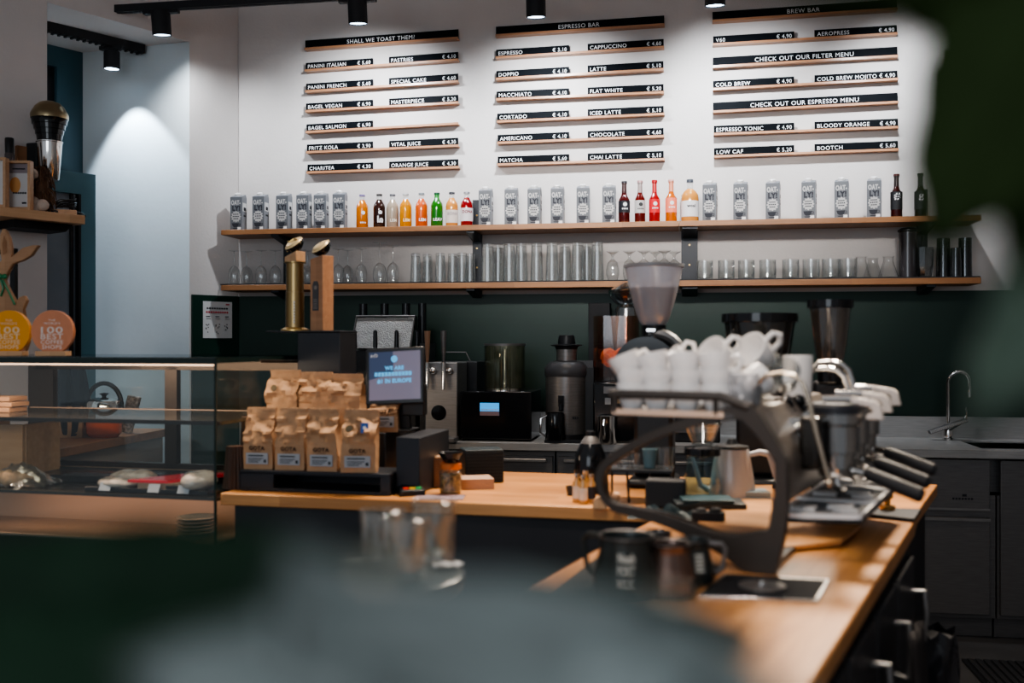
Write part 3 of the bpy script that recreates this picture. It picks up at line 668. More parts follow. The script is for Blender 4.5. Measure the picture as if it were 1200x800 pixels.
# block with cables
t = onshelf(76, .18, 'wooden_block', 'small flat wooden block at the right end of the left shelf', 'block', FA+radians(20))
mb = MB(); mb.box(-.055, .055, -.03, .03, 0, .026); mb.build('block', M_lwood, t, bev=.003)
t = onshelf(77, .13, 'cable_coil', 'coil of thin black cable on the right end of the left shelf', 'cable')
mb = MB()
for k in range(6): 
    pts = [(.05*cos(a)+random.gauss(0, .004), .03*sin(a), .035+k*.007+random.gauss(0, .003)+.02*abs(cos(a/2))) for a in [j*pi/8 for j in range(17)]]; mb.tube(pts, .0028, 6)
mb.tube([(0, 0, .05), (.02, -.02, .09), (.04, -.02, .11)], .002, 6); mb.tube([(.02, 0, .03), (.08, 0, .02), (.09, -.02, .008)], .010, 8); mb.build('coil', M_black, t)
# ================================================================== COUNTERS
ZT = .92
def poly_top(name, pts, z0, z1, m, label, cat, bev=.004):
    o = MB().prism([(p.x, p.y) for p in pts], z0, z1).build(name, m, bev=bev); return tag(o, label, cat)
S = Fr(PZ(258, 577.5, ZT), -3.9)     # service counter frame: x along its front edge, y away from the viewer
A = PZ(258, 577.5, ZT); Bk = PZ(371, 546, ZT); R1 = PZ(1098.5, 567.5, ZT); R0 = PZ(1075, 599, ZT)
e = PZ(700, 594.5, ZT); J = A+(e-A)*(1.19); J.z = ZT
legL0 = PZ(717, 634, ZT); ld = (legL0-PZ(656, 666, ZT)).normalized()
# junction of leg edge with strip front
def isect(p, d, q, e):
    den = d.x*e.y-d.y*e.x; t = ((q.x-p.x)*e.y-(q.y-p.y)*e.x)/den; return p+d*t
fd = (e-A).normalized(); JL = isect(legL0, ld, A, fd)
rr0 = PZ(1069, 614, ZT); rd = (rr0-PZ(962, 781, ZT)).normalized(); JR = rr0+rd*.04
JRs = isect(rr0, rd, A, fd)
poly_top('service_worktop', [A, JL+fd*.0, JRs, R0, R1, Bk], ZT-.04, ZT, M_counter, 'long oak service worktop carrying the coffee bags and grinders', 'worktop')
nearL = legL0-ld*1.45; nearR = rr0-rd*1.50
eps = Vector((-fd.y, fd.x, 0))*(-.002)
poly_top('espresso_worktop', [nearL, nearR, JRs+eps, JL+eps], ZT-.045, ZT, M_leg, 'oak worktop under the espresso machine running towards the viewer', 'worktop')
def inset(pts, d):
    c = sum(pts, Vector())/len(pts); return [p+(c-p).normalized()*d for p in pts]
M_cab = pm('blackened_cabinet', (.018, .018, .022), .55, var=.2, scale=3)
o = MB().prism([(p.x, p.y) for p in inset([A, JL, JRs, R0, R1, Bk], .05)], .0, ZT-.041).build('counter_base', M_cab); tag(o, 'black panelled base of the service counter', 'counter base')
lg = inset([nearL, nearR, JRs+eps*20, JL+eps*20], .06)
t = thing('espresso_counter_base', 'dark cabinet base under the espresso worktop with doors on its right side', 'counter base')
MB().prism([(p.x, p.y) for p in lg], .0, ZT-.046).build('carcass', M_cab, t)
# doors on barista side
B0, B1 = lg[1], lg[2]; dd = (B1-B0); L_ = dd.length; du = dd.normalized(); ang = atan2(du.y, du.x)
for k in range(4):
    a = L_*(.04+k*.24); 
    dfr = thing  # door leaves
    mb = MB(); mb.box(0, L_*.225, -.018, 0, .12, ZT-.08); dr = mb.build('door', pm('cabinet_door_black', (.022, .022, .026), .4), t, (B0.x+du.x*a+du.y*.001, B0.y+du.y*a-du.x*.001, 0), ang, bev=.003)
    mb = MB(); hx = L_*.225*.78
    mb.tube([(hx, -.018, .76), (hx, -.05, .765), (hx, -.056, .70), (hx, -.05, .635), (hx, -.018, .64)], .007); mb.build('handle', M_dsteel, dr)
# cloth and bin bag
q = B0+du*(L_*.62)
t2_ = thing('hanging_cloth', 'dark bar cloth hanging off a cabinet handle under the espresso worktop', 'cloth', (q.x+du.y*.06, q.y-du.x*.06, 0), ang)
mb = MB(); mb.grid(10, 14, lambda u, v: ((u-.5)*.16*(1-.3*v), -.02-.02*sin(u*14)*(.3+v)-.02*v, .78-.42*v), smooth=True); oo = mb.build('cloth', pm('dark_cloth', (.02, .016, .016), .9), t2_)
md = oo.modifiers.new('s', 'SOLIDIFY'); md.thickness = .004
q = PD(1090, 700, 3.1)
t2_ = thing('waste_bin', 'grey bin with a crumpled black liner below the end of the oak worktop', 'bin', (q.x, q.y, 0))
mb = MB(); mb.lathe([(.05, 0), (.055, .02), (.065, .50), (.068, .51)], 24, close=True); mb.build('bin_body', pm('bin_grey', (.03, .03, .033), .5), t2_)
mb = MB(); mb.grid(32, 6, lambda u, v: ((.071+.008*sin(u*38+v*5)+.01*v)*cos(u*2*pi), (.071+.008*sin(u*38+v*5)+.01*v)*sin(u*2*pi), .53-.16*v+.01*sin(u*50))); mb.build('liner', pm('bin_liner', (.02, .02, .024), .25), t2_)

# ================================================================== BACK COUNTER (steel)
YB = 5.04
xb0 = -1.6; xb1 = 2.74
t = thing('steel_worktop', 'stainless steel back worktop with sink and upstand along the wall', 'worktop')
mb = MB(); sx0, sx1 = 1.45, 2.25; sy0, sy1 = YB+.10, WY-.16
mb.box(xb0, sx0, YB, WY-.02, .87, .91); mb.box(sx1, xb1, YB, WY-.02, .87, .91); mb.box(sx0, sx1, YB, sy0, .87, .91); mb.box(sx0, sx1, sy1, WY-.02, .87, .91)
mb.build('top', M_steelw, t, bev=.003)
mb = MB(); mb.box(xb0, xb1, WY-.035, WY-.014, .91, PY(1100, 488, WY-.03).z); mb.build('upstand', M_steelw, t)
mb = MB()
mb.box(sx0, sx1, sy0, sy1, .70, .705); mb.box(sx0-.002, sx0, sy0, sy1, .70, .9); mb.box(sx1, sx1+.002, sy0, sy1, .70, .9); mb.box(sx0, sx1, sy0-.002, sy0, .70, .9); mb.box(sx0, sx1, sy1, sy1+.002, .70, .9)
mb.build('sink_bowl', M_dsteel, t)
# cabinets below
edges = [-1.6, -.62, .30, PY(1066, 600, YB+.03).x-.0, PY(1169, 650, YB+.03).x, 2.74]
names = ['steel drawer unit behind the coffee bags', 'steel drawer unit below the juicer and dispenser', 'steel cabinet hidden behind the espresso machine', 'steel under-sink cabinet with a drawer front and long door', 'rightmost steel cabinet with a plain tall door']
for k in range(5):
    a, b = edges[k]+.004, edges[k+1]-.004
    t = thing('steel_cabinet', names[k], 'cabinet', (a, YB+.03, 0)); w = b-a
    mb = MB(); mb.box(0, w, .02, WY-.05-YB, .10, .865 if k < 3 else .69); mb.box(0, w, .07, .10, 0, .1); mb.build('carcass', M_dsteel, t)
    if k < 3:
        for j in range(3):
            z0 = .865-.25*(j+1)+.01 if j else .70; z1 = .865-.25*j-.01 if j else .84
            if j: z0, z1 = .69-.28*j, .69-.28*(j-1)-.015
            d = MB().box(.01, w-.01, 0, .018, z0, z1).build('drawer', M_dsteel, t, bev=.002)
            MB().box(.04, w-.04, -.022, 0, z1-.03, z1-.012).build('handle', M_steel, d, bev=.004)
    elif k == 3:
        zs_ = PY(1100, 598, YB+.03).z
        d = MB().box(.008, w-.03, 0, .018, zs_+.004, .862).build('drawer', M_dsteel, t, bev=.002)
        MB().box(.008, w-.03, -.004, .002, zs_+.004, zs_+.014).build('edge_strip', M_steel, d)
        mb = MB(); 
        for j in range(7): mb.box(w-.20+j*.014, w-.19+j*.014, -.001, 0, zs_+.055, zs_+.064)
        mb.box(w-.155, w-.135, -.001, 0, zs_+.07, zs_+.082); mb.build('maker_mark', M_ink, d)
        d = MB().box(.008, w-.03, 0, .018, .12, zs_-.03).build('door', M_dsteel, t, bev=.002)
        MB().box(.008, w-.03, -.014, .002, zs_-.045, zs_-.032).build('grip_rail', M_steel, d)
    else:
        d = MB().box(.01, w-.01, 0, .018, .12, .86).build('door', M_dsteel, t, bev=.002)
# faucet
p = PY(1111, 518, WY-.115)
t = thing('faucet', 'chrome swan-neck faucet standing behind the sink', 'faucet', (p.x, WY-.115, .91))
mb = MB(); mb.lathe([(0, 0), (.030, 0), (.030, .006), (.025, .01), (.025, .075), (.022, .08), (0, .08)], 24); mb.build('base', M_chrome, t)
mb = MB(); pts = [(-.0, 0, .07), (-.002, 0, .30)]+[(.052-.054*cos(a), -.02*sin(a), .30+.06*sin(a)) for a in [j*pi/10 for j in range(1, 11)]]+[(.106, 0, .255)]
mb.tube(pts, .0105, 14); mb.build('spout', M_chrome, t)
mb = MB(); mb.tube([(.105, 0, .26), (.105, 0, .225)], .0125, 12); mb.build('nozzle', M_chrome, t)
mb = MB(); mb.tube([(.0, -.03, .05), (.06, -.035, .09), (.085, -.035, .14)], [.006, .005, .005], 10); mb.build('lever', M_chrome, t)
p2 = PY(1112, 492, WY-.19)
t = thing('shower_head', 'long chrome perforated spray bar leaning across the faucet', 'spray bar', (p2.x, WY-.17, .985))
mb = MB(); xf = Matrix.Rotation(radians(-20), 4, 'Y'); mb.box(-.10, .10, -.022, .022, -.009, .009, xf=xf)
mb.build('bar', M_dsteel, t, bev=.003)
mb = MB(); 
for k in range(22): mb.box(-.096+k*.009, -.092+k*.009, -.0235, -.022, -.006, .006, xf=xf)
mb.build('perforation', M_chrome, t)
mb = MB(); mb.tube([(.09, 0, .035), (.094, 0, .075), (.088, 0, .10)], .004, 8); mb.build('hook', M_chrome, t)
# floor mat
a = PZ(1100, 765, .0)
t = thing('rubber_mat', 'black ribbed rubber mat on the floor before the steel cabinets', 'mat', (0, 0, 0))
mb = MB(); mb.box(1.25, 2.6, 3.9, 4.72, 0.0005, .012); 
mb.build('mat_base', M_black, t)
mb = MB()
for k in range(40): mb.box(1.27+k*.033, 1.29+k*.033, 3.92, 4.70, .0125, .020)
mb.build('rib', M_blackm, t)
# ================================================================== APPLIANCES ON THE STEEL COUNTER
ZB = .91; YA = 5.22
def onb(px, Y, name, label, cat, rz=0, group=None): p = PY(px, 450, Y); return thing(name, label, cat, (p.x, Y, ZB+.0003), rz, group)
def zb(py, px=550, Y=YA): return PY(px, py, Y).z-ZB
def wx(a, b, Y=YA): return PY(b, 450, Y).x-PY(a, 450, Y).x
# four-tube machine with pebbled panel
t = onb(459, 5.36, 'coffee_canister_station', 'black dispenser with four tall tubes and a tilted pebbled silver panel', 'dispenser')
W = wx(424, 500, 5.3)/2
mb = MB(); mb.box(-W, W, -.16, .16, 0, zb(410)); mb.build('housing', M_black, t, bev=.006)
for k, px in enumerate((433, 458, 483, 502)):
    x = PY(px-6, 380, 5.36).x-t.location.x
    mb = MB(); mb.tube([(x, -.02, zb(440)), (x, -.02, zb(354))], .023, 20); q = mb.build('tube', M_blackg, t)
    if k < 3: mb = MB(); mb.lathe([(0, -.02), (.038, -.02), (.038, .02), (0, .02)], 20, xf=Matrix.Translation((x+.035, -.01, zb(377))) @ Matrix.Rotation(pi/2, 4, 'Y')); mb.build('side_knob', M_black, q)
xf = Matrix.Translation((-.005, -.175, zb(406))) @ Matrix.Rotation(radians(-14), 4, 'X')
mb = MB(); mb.prism([(-W*.90, -.01), (W*.86, -.01), (W*.93, .16), (-W*.80, .16)], -.004, .006, 'y', xf=xf); mb.build('panel', pm('pebbled_metal', (.42, .42, .41), .35, .9, bump=.9, bscale=160), t)
mb = MB(); mb.tube([(-W*.92, -.008, -.02), (-W*.82, -.008, .168), (W*.95, -.008, .168), (W*.88, -.008, -.02)], .006, 8, xf=xf); mb.build('panel_rim', M_dsteel, t)
for k, px in enumerate((417, 441, 466, 490)):
    x = PY(px, 398, 5.18).x-t.location.x
    mb = MB(); mb.tube([(x, -.20, zb(408)), (x, -.20, zb(389))], [.013, .011], 12); mb.ball((x, -.20, zb(389)), .011); mb.build('pin_handle', M_blackg, t)
# draft tower
t = onb(522, 5.20, 'draft_tower', 'stainless draft tower with two taps and a round dark badge', 'draft tower')
W = wx(503, 541, 5.15)/2; H_ = zb(424)
mb = MB(); mb.box(-W, W, -.10, .14, 0, H_); mb.build('tower_body', M_steel, t, bev=.006)
mb = MB(); mb.box(-W-.03, -W-.002, -.09, .14, 0, H_+.10); mb.build('side_column', M_black, t)
mb = MB(); mb.box(-W, W+.01, -.22, -.102, .0, .022); mb.build('drip_tray', M_dsteel, t, bev=.003)
for px, h0 in ((502.5, 388), (521.5, 388)):
    x = PY(px, 420, 5.08).x-t.location.x
    mb = MB(); mb.tube([(x, -.10, H_-.045), (x, -.15, H_-.045)], .012, 12); mb.ball((x+.022, -.115, H_-.045), .020); mb.tube([(x, -.15, H_+.0), (x, -.15, H_-.07), (x, -.16, H_-.14)], [.013, .012, .008], 12); tp = mb.build('tap', M_chrome, t)
    mb = MB(); mb.tube([(x, -.15, H_), (x, -.15, H_+.06), (x, -.15, zb(388))], [.008, .012, .017], 12); mb.build('tap_handle', M_dsteel if px > 510 else pm('wood_handle', (.28, .16, .10), .4), tp)
mb = MB(); mb.lathe([(0, 0), (.040, 0), (.040, .004), (0, .006)], 28, xf=Matrix.Translation((-.012, -.101, zb(482))) @ Matrix.Rotation(pi/2, 4, 'X')); mb.build('badge', M_blackg, t)
# machine with handle behind
t = onb(540, 5.5, 'black_brewer', 'black machine with a thin wire handle behind the draft tower', 'brewer')
mb = MB(); mb.box(-.12, .12, -.12, .12, 0, zb(423, Y=5.5)); mb.build('housing', M_black, t, bev=.005)
mb = MB(); h = zb(423, Y=5.5); mb.tube([(-.10, -.05, h+.05), (.04, -.05, h+.05), (.065, -.05, h)], .004, 8); mb.build('wire_handle', M_dsteel, t)
# cold dispenser
t = onb(579, 5.24, 'drink_dispenser', 'black boxy dispenser with a glowing blue screen and clear cylinder tank on top', 'dispenser')
W = wx(543, 611, 5.1)/2; H_ = zb(457)
mb = MB(); mb.box(-W, W+.07, -.15, .22, .01, H_); mb.box(-W+.01, W+.05, -.13, .20, 0, .01); mb.build('housing', M_blackg, t, bev=.006)
mb = MB(); xa = PY(568, 450, YA).x-t.location.x; xb_ = PY(590, 450, YA).x-t.location.x
mb.box(xa-.0, xb_, -.1515, -.1502, zb(484.5), zb(470)); sc_ = mb.build('screen', pm('blue_screen', (.05, .3, .7), .3, emit=(.03, .35, .80), es=1.0), t)
mb = MB(); mb.box(xa, xb_, -.153, -.152, zb(484.5), zb(479.5)); 
mb.build('screen_picture', pm('screen_rocks', (.30, .20, .22), .6), sc_)
mb = MB()
for k in range(9): mb.box(xa+.006+k*.011, xa+.013+k*.011, -.1525, -.1515, zb(478.6), zb(477))
mb.build('screen_print', M_white, sc_)
cx = PY(591.5, 430, 5.26).x-t.location.x; r = wx(568, 615, 5.26)/2; Ht = zb(402.5)
mb = MB(); mb.lathe([(r, H_+.004), (r, Ht)], 40, close=False); mb.lathe([(r-.006, Ht), (r-.006, H_+.004)], 40, close=False); mb.lathe([(0, H_+.03), (r-.006, H_+.03)], 40, close=False)
mb.v = [(v[0]+cx, v[1]+.02, v[2]) for v in mb.v]; mb.build('clear_tank', glass('tank_glass', (.86, .85, .76), .05, .6, .05, .03, (.35, .34, .28), dark=.5), t)
mb = MB(); mb.lathe([(r+.003, Ht-.012), (r+.003, Ht), (r-.008, Ht), (r-.008, Ht-.012)], 40, c=(cx, .02, 0), close=False); mb.build('tank_rim', M_dsteel, t)
mb = MB(); mb.lathe([(.012, H_), (.012, H_+.05), (.008, H_+.06), (.008, Ht-.03), (0, Ht-.03)], 14, c=(cx, .02, 0)); mb.lathe([(r*.95, H_), (r*.95, H_+.012), (0, H_+.02)], 30, c=(cx, .02, 0)); mb.build('spindle', M_chrome, t)
# juicer
t = onb(664, 5.22, 'juicer', 'large steel centrifugal juicer with black feed chute and lid', 'juicer')
R_ = wx(639, 688, 5.22)/2
mb = MB(); mb.lathe([(0, .035), (R_*.96, .035), (R_, .06), (R_, zb(440))], 40, close=False); mb.lathe([(R_+.001, zb(462)), (R_+.001, zb(462)+.003)], 40, close=False); mb.build('body', M_steel, t)
mb = MB(); mb.lathe([(0, 0), (R_*1.02, 0), (R_*1.02, .035), (R_*.9, .04)], 40, close=False); mb.box(R_*.93, R_+.035, -.04, .04, 0, zb(430)); mb.build('base', M_black, t)
mb = MB(); mb.lathe([(R_*1.03, zb(440)), (R_*1.06, zb(436)), (R_*1.03, zb(430)), (R_*.82, zb(424)), (R_*.5, zb(422))], 40, close=False); mb.box(-.04, R_+.03, -.012, .012, zb(431), zb(422)); mb.build('lid', pm('grey_lid', (.06, .06, .066), .35), t)
mb = MB(); mb.lathe([(R_*.48, zb(424)), (R_*.50, zb(409))], 30, close=False); mb.build('chute', M_steel, t)
mb = MB(); mb.lathe([(R_*.52, zb(409)), (R_*.55, zb(406)), (R_*.75, zb(405)), (R_*.75, zb(404)), (R_*.42, zb(403)), (R_*.40, zb(397)), (R_*.34, zb(393)), (0, zb(392.5))], 30, close=False); mb.build('pusher', M_black, t)
mb = MB(); mb.box(-.028, .0, -R_-.03, -R_+.01, zb(473), zb(461)); mb.tube([(-.014, -R_-.02, zb(471)), (-.014, -R_-.03, zb(478))], .012, 10); mb.build('spout', M_blackg, t)
mb = MB()
put_text(mb, 'nutrilab', .045, zb(488), -R_*.90, .014, 'c', .05, .03) if False else [mb.box(.035+k*.010, .042+k*.010, -R_*.93, -R_*.92, zb(488), zb(485)) for k in range(4)]
mb.build('print', M_ink, t)
t = onb(662, 5.10, 'juicer_tray', 'flat black drip tray under the dark jug', 'tray'); mb = MB(); mb.prism([(-.10, -.05), (.13, -.05), (.16, .0), (-.06, .0)], 0, .014); mb.build('tray', M_black, t)
t = onb(651, 5.075, 'milk_pitcher', 'dark jug with bright handle standing before the juicer', 'pitcher'); t.location.z = ZB+.0145
mb = MB(); mb.lathe([(0, 0), (.046, 0), (.050, .01), (.046, .13), (.042, .14)], 28, close=False); mb.lathe([(.038, .14), (.042, .02)], 28, close=False); mb.build('pitcher_body', M_blackg, t)
mb = MB(); mb.tube([(-.042, -.02, .125), (-.072, -.03, .11), (-.074, -.03, .04), (-.05, -.025, .02)], .006, 10); mb.build('handle', M_chrome, t)
# juice / orange dispenser
t = onb(722, 5.22, 'orange_dispenser', 'clear faceted dispenser holding orange peel on a black base', 'dispenser')
z0, z1 = zb(445), zb(371)
mb = MB(); mb.lathe([(.118, z0), (.118, z1)], 6, close=False, smooth=False); mb.lathe([(.10, z0+.02), (.108, z1)], 12, close=False, smooth=False); mb.build('tank', glass('amber_smoke', (.85, .70, .62), .08, .8, .08, .10, (.10, .05, .04)), t)
mb = MB(); mb.box(-.112, .115, -.112, .112, 0, z0-.005); mb.build('base', M_blackg, t, bev=.01)
mb = MB()
for k in range(10):
    a0 = random.random()*6; rr = .05+random.random()*.04; zz = z0+.09+random.random()*.05
    mb.tube([(rr*cos(a0+j*.3), rr*sin(a0+j*.3), zz+.02*sin(j*.8)) for j in range(7)], [.004, .012, .018, .02, .018, .012, .004], 8)
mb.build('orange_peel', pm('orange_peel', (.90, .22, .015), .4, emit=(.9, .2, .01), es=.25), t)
mb = MB(); mb.cbox((-.035, -.114, z0-.10), (.03, .004, .034)); mb.build('button', pm('grey_button', (.4, .4, .4), .4), t)
mb = MB(); mb.cbox((.02, -.114, z0-.10), (.016, .004, .022)); mb.build('amber_button', pm('amber_button', (.5, .3, .12), .4), t)
mb = MB(); mb.box(-.055, .03, -.14, -.112, z0-.06, z0-.025); mb.build('nozzle', M_dsteel, t)
t = onb(711, 5.06, 'steel_jug', 'polished steel jug below the orange dispenser', 'jug')
mb = MB(); mb.lathe([(0, 0), (.045, 0), (.050, .008), (.047, .11), (.049, .14), (.044, .14), (.042, .02), (0, .01)], 28, close=False); mb.build('jug_body', M_chrome, t)
mb = MB(); mb.tube([(-.01, -.046, .125), (-.012, -.075, .10), (-.01, -.072, .05), (-.01, -.048, .03)], .006); mb.build('handle', M_chrome, t)
t = onb(734, 5.47, 'cut_glass_stack', 'stack of sparkling cut glass bowls upside down behind the orange dispenser', 'glass stack')
mb = MB()
for k in range(5): mb.lathe([(.075, .43+k*.05), (.06, .50+k*.05), (.025, .53+k*.05)], 14, close=False, smooth=False)
mb.lathe([(.05, .72), (.09, .76), (.10, .80), (.02, .84)], 14, close=False, smooth=False)
mb.box(-.05, .05, -.05, .05, 0, .44, 1)
mb.build('bowls', [glass('sparkle', (.75, .78, .78), .35, .9, .15), M_black], t)
t = onb(703, 5.58, 'black_box', 'small black box high behind the orange dispenser', 'box'); mb = MB(); mb.box(-.06, .06, -.05, .05, 0, zb(356, Y=5.55)); mb.build('box', M_blackm, t, bev=.004)
t = onb(775, 5.35, 'black_appliance', 'dark square appliance half hidden behind the espresso machine cups', 'appliance'); mb = MB(); mb.box(-.10, .30, -.15, .15, 0, zb(470)); mb.build('housing', M_blackm, t, bev=.008); mb = MB(); mb.box(-.08, .28, -.156, -.151, .05, .08); mb.build('trim_bar', M_dsteel, t)

# ================================================================== SERVICE COUNTER ITEMS
def ons(px, py, name, label, cat, rz=0, group=None, z=ZT):
    p = PZ(px, py, z); return thing(name, label, cat, (p.x, p.y, z+.0003), S.a+rz, group)
def sy(p): return S.loc(p)[1]
def SX(px, Yl): return S.at(px, 500, Yl)[0]
def SZ(py, Yl, px=400): return S.at(px, py, Yl)[1]
def sthing(name, label, cat, xl, Yl, z=ZT, rz=0, group=None): return thing(name, label, cat, S.w(xl, Yl, z+.0003), S.a+rz, group)
# black tiered stand
y0 = .07
xa, xb2 = SX(281, y0), SX(457, y0); zp = SZ(553.5, y0)
t = sthing('display_stand', 'low black metal bridge stand carrying the front row of coffee bags', 'display stand', (xa+xb2)/2, y0)
W = (xb2-xa)/2; hp = zp-ZT
mb = MB(); mb.box(-W, W, 0, .17, hp-.012, hp); mb.box(-W, W, 0, .17, 0, .010); mb.box(W-.035, W, 0, .17, .010, hp-.012); mb.box(-W, -W+.125, 0, .17, .010, hp-.012)
mb.build('stand_body', M_bmetal, t, bev=.003)
xr0, xr1 = SX(449, .10), SX(487, .10); zr = SZ(513, .10, 465)
t = sthing('display_stand', 'tall black metal box stand behind the coffee bags', 'display stand', (SX(330, .27)+xr1)/2, .26)
W2 = (xr1-SX(330, .27))/2
xc_ = (SX(330, .27)+xr1)/2
mb = MB(); mb.box(-W2, SX(452, .27)-xc_, 0, .22, 0, zr-ZT); mb.box(SX(459, .085)-xc_, SX(487, .085)-xc_, -.135, .20, 0, zr-ZT); mb.build('stand_box', M_bmetal, t, bev=.003)
# coffee bags
M_lab = pm('bag_label', (.36, .38, .41), .7)
def bag(seed, w=.105, d=.062, h=.205, sticker=None, side=True, lean=0, label='', plain=False, seal=True):
    rnd = random.Random(seed); t = thing('coffee_bag', label, 'coffee bag')
    def fn(u, v):
        # u around, v up
        a = u*4; s = int(a) % 4; f = a-int(a)
        D = d/2*(1-.05*v) if v < .62 else d/2*max(.03, .97-(v-.62)/.30*.97)
        if v > .86: D = .003
        Wd = w/2*(1+.02*sin(v*9))
        cn = [(-Wd, -D), (Wd, -D), (Wd, D), (-Wd, D)]
        p, q = cn[s], cn[(s+1) % 4]; x = p[0]+(q[0]-p[0])*f; y = p[1]+(q[1]-p[1])*f
        if s in (1, 3): x += (-1 if s == 1 else 1)*D*.5*sin(pi*f)*min(1, v*1.5)
        bul = .006*sin(pi*min(1, v/.7))*sin(pi*f) if v < .7 else 0
        if s == 0: y -= bul
        if s == 2: y += bul
        n = (.35-abs(noise.noise(Vector((x*20+seed*3.1, v*5+x*8, y*20))))*2+.6*noise.noise(Vector((x*45+seed, v*11, y*30))))*.006*(.12+min(1, max(0, v-.32)*3.5))
        if s == 0 and .42 < v < .85: y += n*2.4+.004*sin((x/w*3+v*4+seed)*3)
        return (x+n*.6+lean*v*v*.03, y+n, v*h)
    mb = MB(); mb.grid(36, 24, fn, 0, False); mb.add([(-w/2, -d/2, 0), (w/2, -d/2, 0), (w/2, d/2, 0), (-w/2, d/2, 0)], [(0, 1, 2, 3)])
    mb.build('bag_body', M_kraft, t, sharp=28)
    mb = MB(); mb.box(-w/2+.003+lean*.028, w/2-.003+lean*.028, -.0062, .0062, h*.955, h*1.0); mb.build('folded_top', M_kraft, t)
    if not plain:
        mb = MB(); mb.box(-w*.38, w*.38, -d/2-.0078, -d/2-.007, .018, .056); lb = mb.build('paper_label', M_lab, t)
        mb = MB(); mb.box(-w*.30, w*.22, -d/2-.0085, -d/2-.008, .045, .049)
        for k in range(3): mb.box(-w*.3, w*(.05+.08*k), -d/2-.0085, -d/2-.008, .024+k*.006, .0262+k*.006)
        mb.box(w*.24, w*.32, -d/2-.0085, -d/2-.008, .024, .034); mb.build('label_print', M_ink, lb)
        mb = MB(); put_text(mb, 'GOTA', 0, .066, -d/2-.009, .0135, 'c', w*.6, .04); mb.box(-w*.15, w*.15, -d/2-.0092, -d/2-.009, .060, .0615); mb.build('lettering', pm('brown_ink', (.05, .025, .015), .7), t)
    if seal:
        mb = MB(); mb.lathe([(0, 0), (.012, 0), (.012, .001), (0, .001)], 18, xf=Matrix.Translation((-w*.25, -.038, h*.70)) @ Matrix.Rotation(radians(68), 4, 'X')); mb.build('round_seal', pm('seal_ink', (.12, .09, .05), .7), t)
    if sticker:
        mb = MB(); mb.prism([(w*.12, 0), (w*.34, 0), (w*.34, .034), (w*.12, .034)], -.001, .0, 'y', xf=Matrix.Translation((0, -.054, h*.64)) @ Matrix.Rotation(radians(-14), 4, 'X')); st = mb.build('blue_sticker', pm('blue_sticker', (.01, .09, .38), .5), t)
        mb = MB(); mb.lathe([(0, 0), (.006, 0)], 12, xf=Matrix.Translation((w*.23, -.0515, h*.64+.017)) @ Matrix.Rotation(radians(76), 4, 'X'), close=False); mb.build('sticker_spot', M_white, st)
    return t
bags = [(311, .08, zp, 'brown coffee bag at the left end of the front row', 1, 0, dict(seal=False), 0),
 (347.5, .08, zp, 'brown coffee bag second from the left in the front row', 2, .1, dict(seal=False), 0),
 (385, .075, zp, 'brown coffee bag third from the left in the front row', 3, -.2, dict(seal=False), 0),
 (425, .07, zp, 'brown coffee bag with a blue sticker at the right end of the front row', 4, .3, dict(sticker=True, w=.115), 8)]
zb2 = ZT+(zr-ZT)
for px, Yl, z, lab, sd, ln, kw, rz in bags:
    xl = SX(px, Yl+.06); o = bag(sd, label=lab, lean=ln, **{**dict(h=.208), **kw}); o.location = S.w(xl, Yl+.035, z+.0004); o.rotation_euler = (0, 0, S.a+radians(rz+2))
M_lab2 = 0
for px, lab, sd, hh, kw in ((334.5, 'brown coffee bag with a round dark seal at the left of the back row', 5, SZ(434, .33)-zr, {}), (372, 'plain brown coffee bag in the middle of the back row', 6, SZ(436, .33)-zr, dict(seal=False)), (407, 'plain brown coffee bag at the right of the back row behind the screen', 7, SZ(438, .33)-zr, dict(seal=False))):
    o = bag(sd, w=.118, d=.07, h=hh, label=lab, plain=True, **kw); o.location = S.w(SX(px, .33), .335, zr+.0004); o.rotation_euler = (0, 0, S.a)
o = bag(8, w=.10, d=.06, h=SZ(467, .30)-zr, label='short brown coffee bag on the tall stand at the right, label half hidden', seal=False); o.location = S.w(SX(449, .3), .315, zr+.0004); o.rotation_euler = (0, 0, S.a+radians(12))
# ribbed cup stacks at the left end
M_rib = pm('brown_ripple_cup', (.085, .045, .030), .6)
def cupstack(xl, Yl, n, lab, h0=.10):
    t = sthing('cup_stack', lab, 'cup stack', xl, Yl)
    mb = MB(); mb.lathe([(.042, 0), (.030, h0)], 40, close=False); mb.lathe([(0, h0), (.030, h0)], 40, close=False)
    for k in range(n): mb.lathe([(.0425-.0006*k, k*.02), (.044-.0006*k, k*.02+.004), (.0425-.0006*k, k*.02+.008)], 40, close=False)
    vs = []
    for v in mb.v:
        a = atan2(v[1], v[0]); r = sqrt(v[0]**2+v[1]**2); k = 1+.05*(1 if int(a*20/pi) % 2 else -1); vs.append((v[0]*k, v[1]*k, v[2]))
    mb.v = vs; mb.build('cups', M_rib, t)
cupstack(SX(277, .12), .115, 1, 'short stack of brown ribbed paper cups at the left end of the counter', .145)
cupstack(SX(292, .26), .27, 2, 'taller stack of brown ribbed paper cups behind the first one', .235)
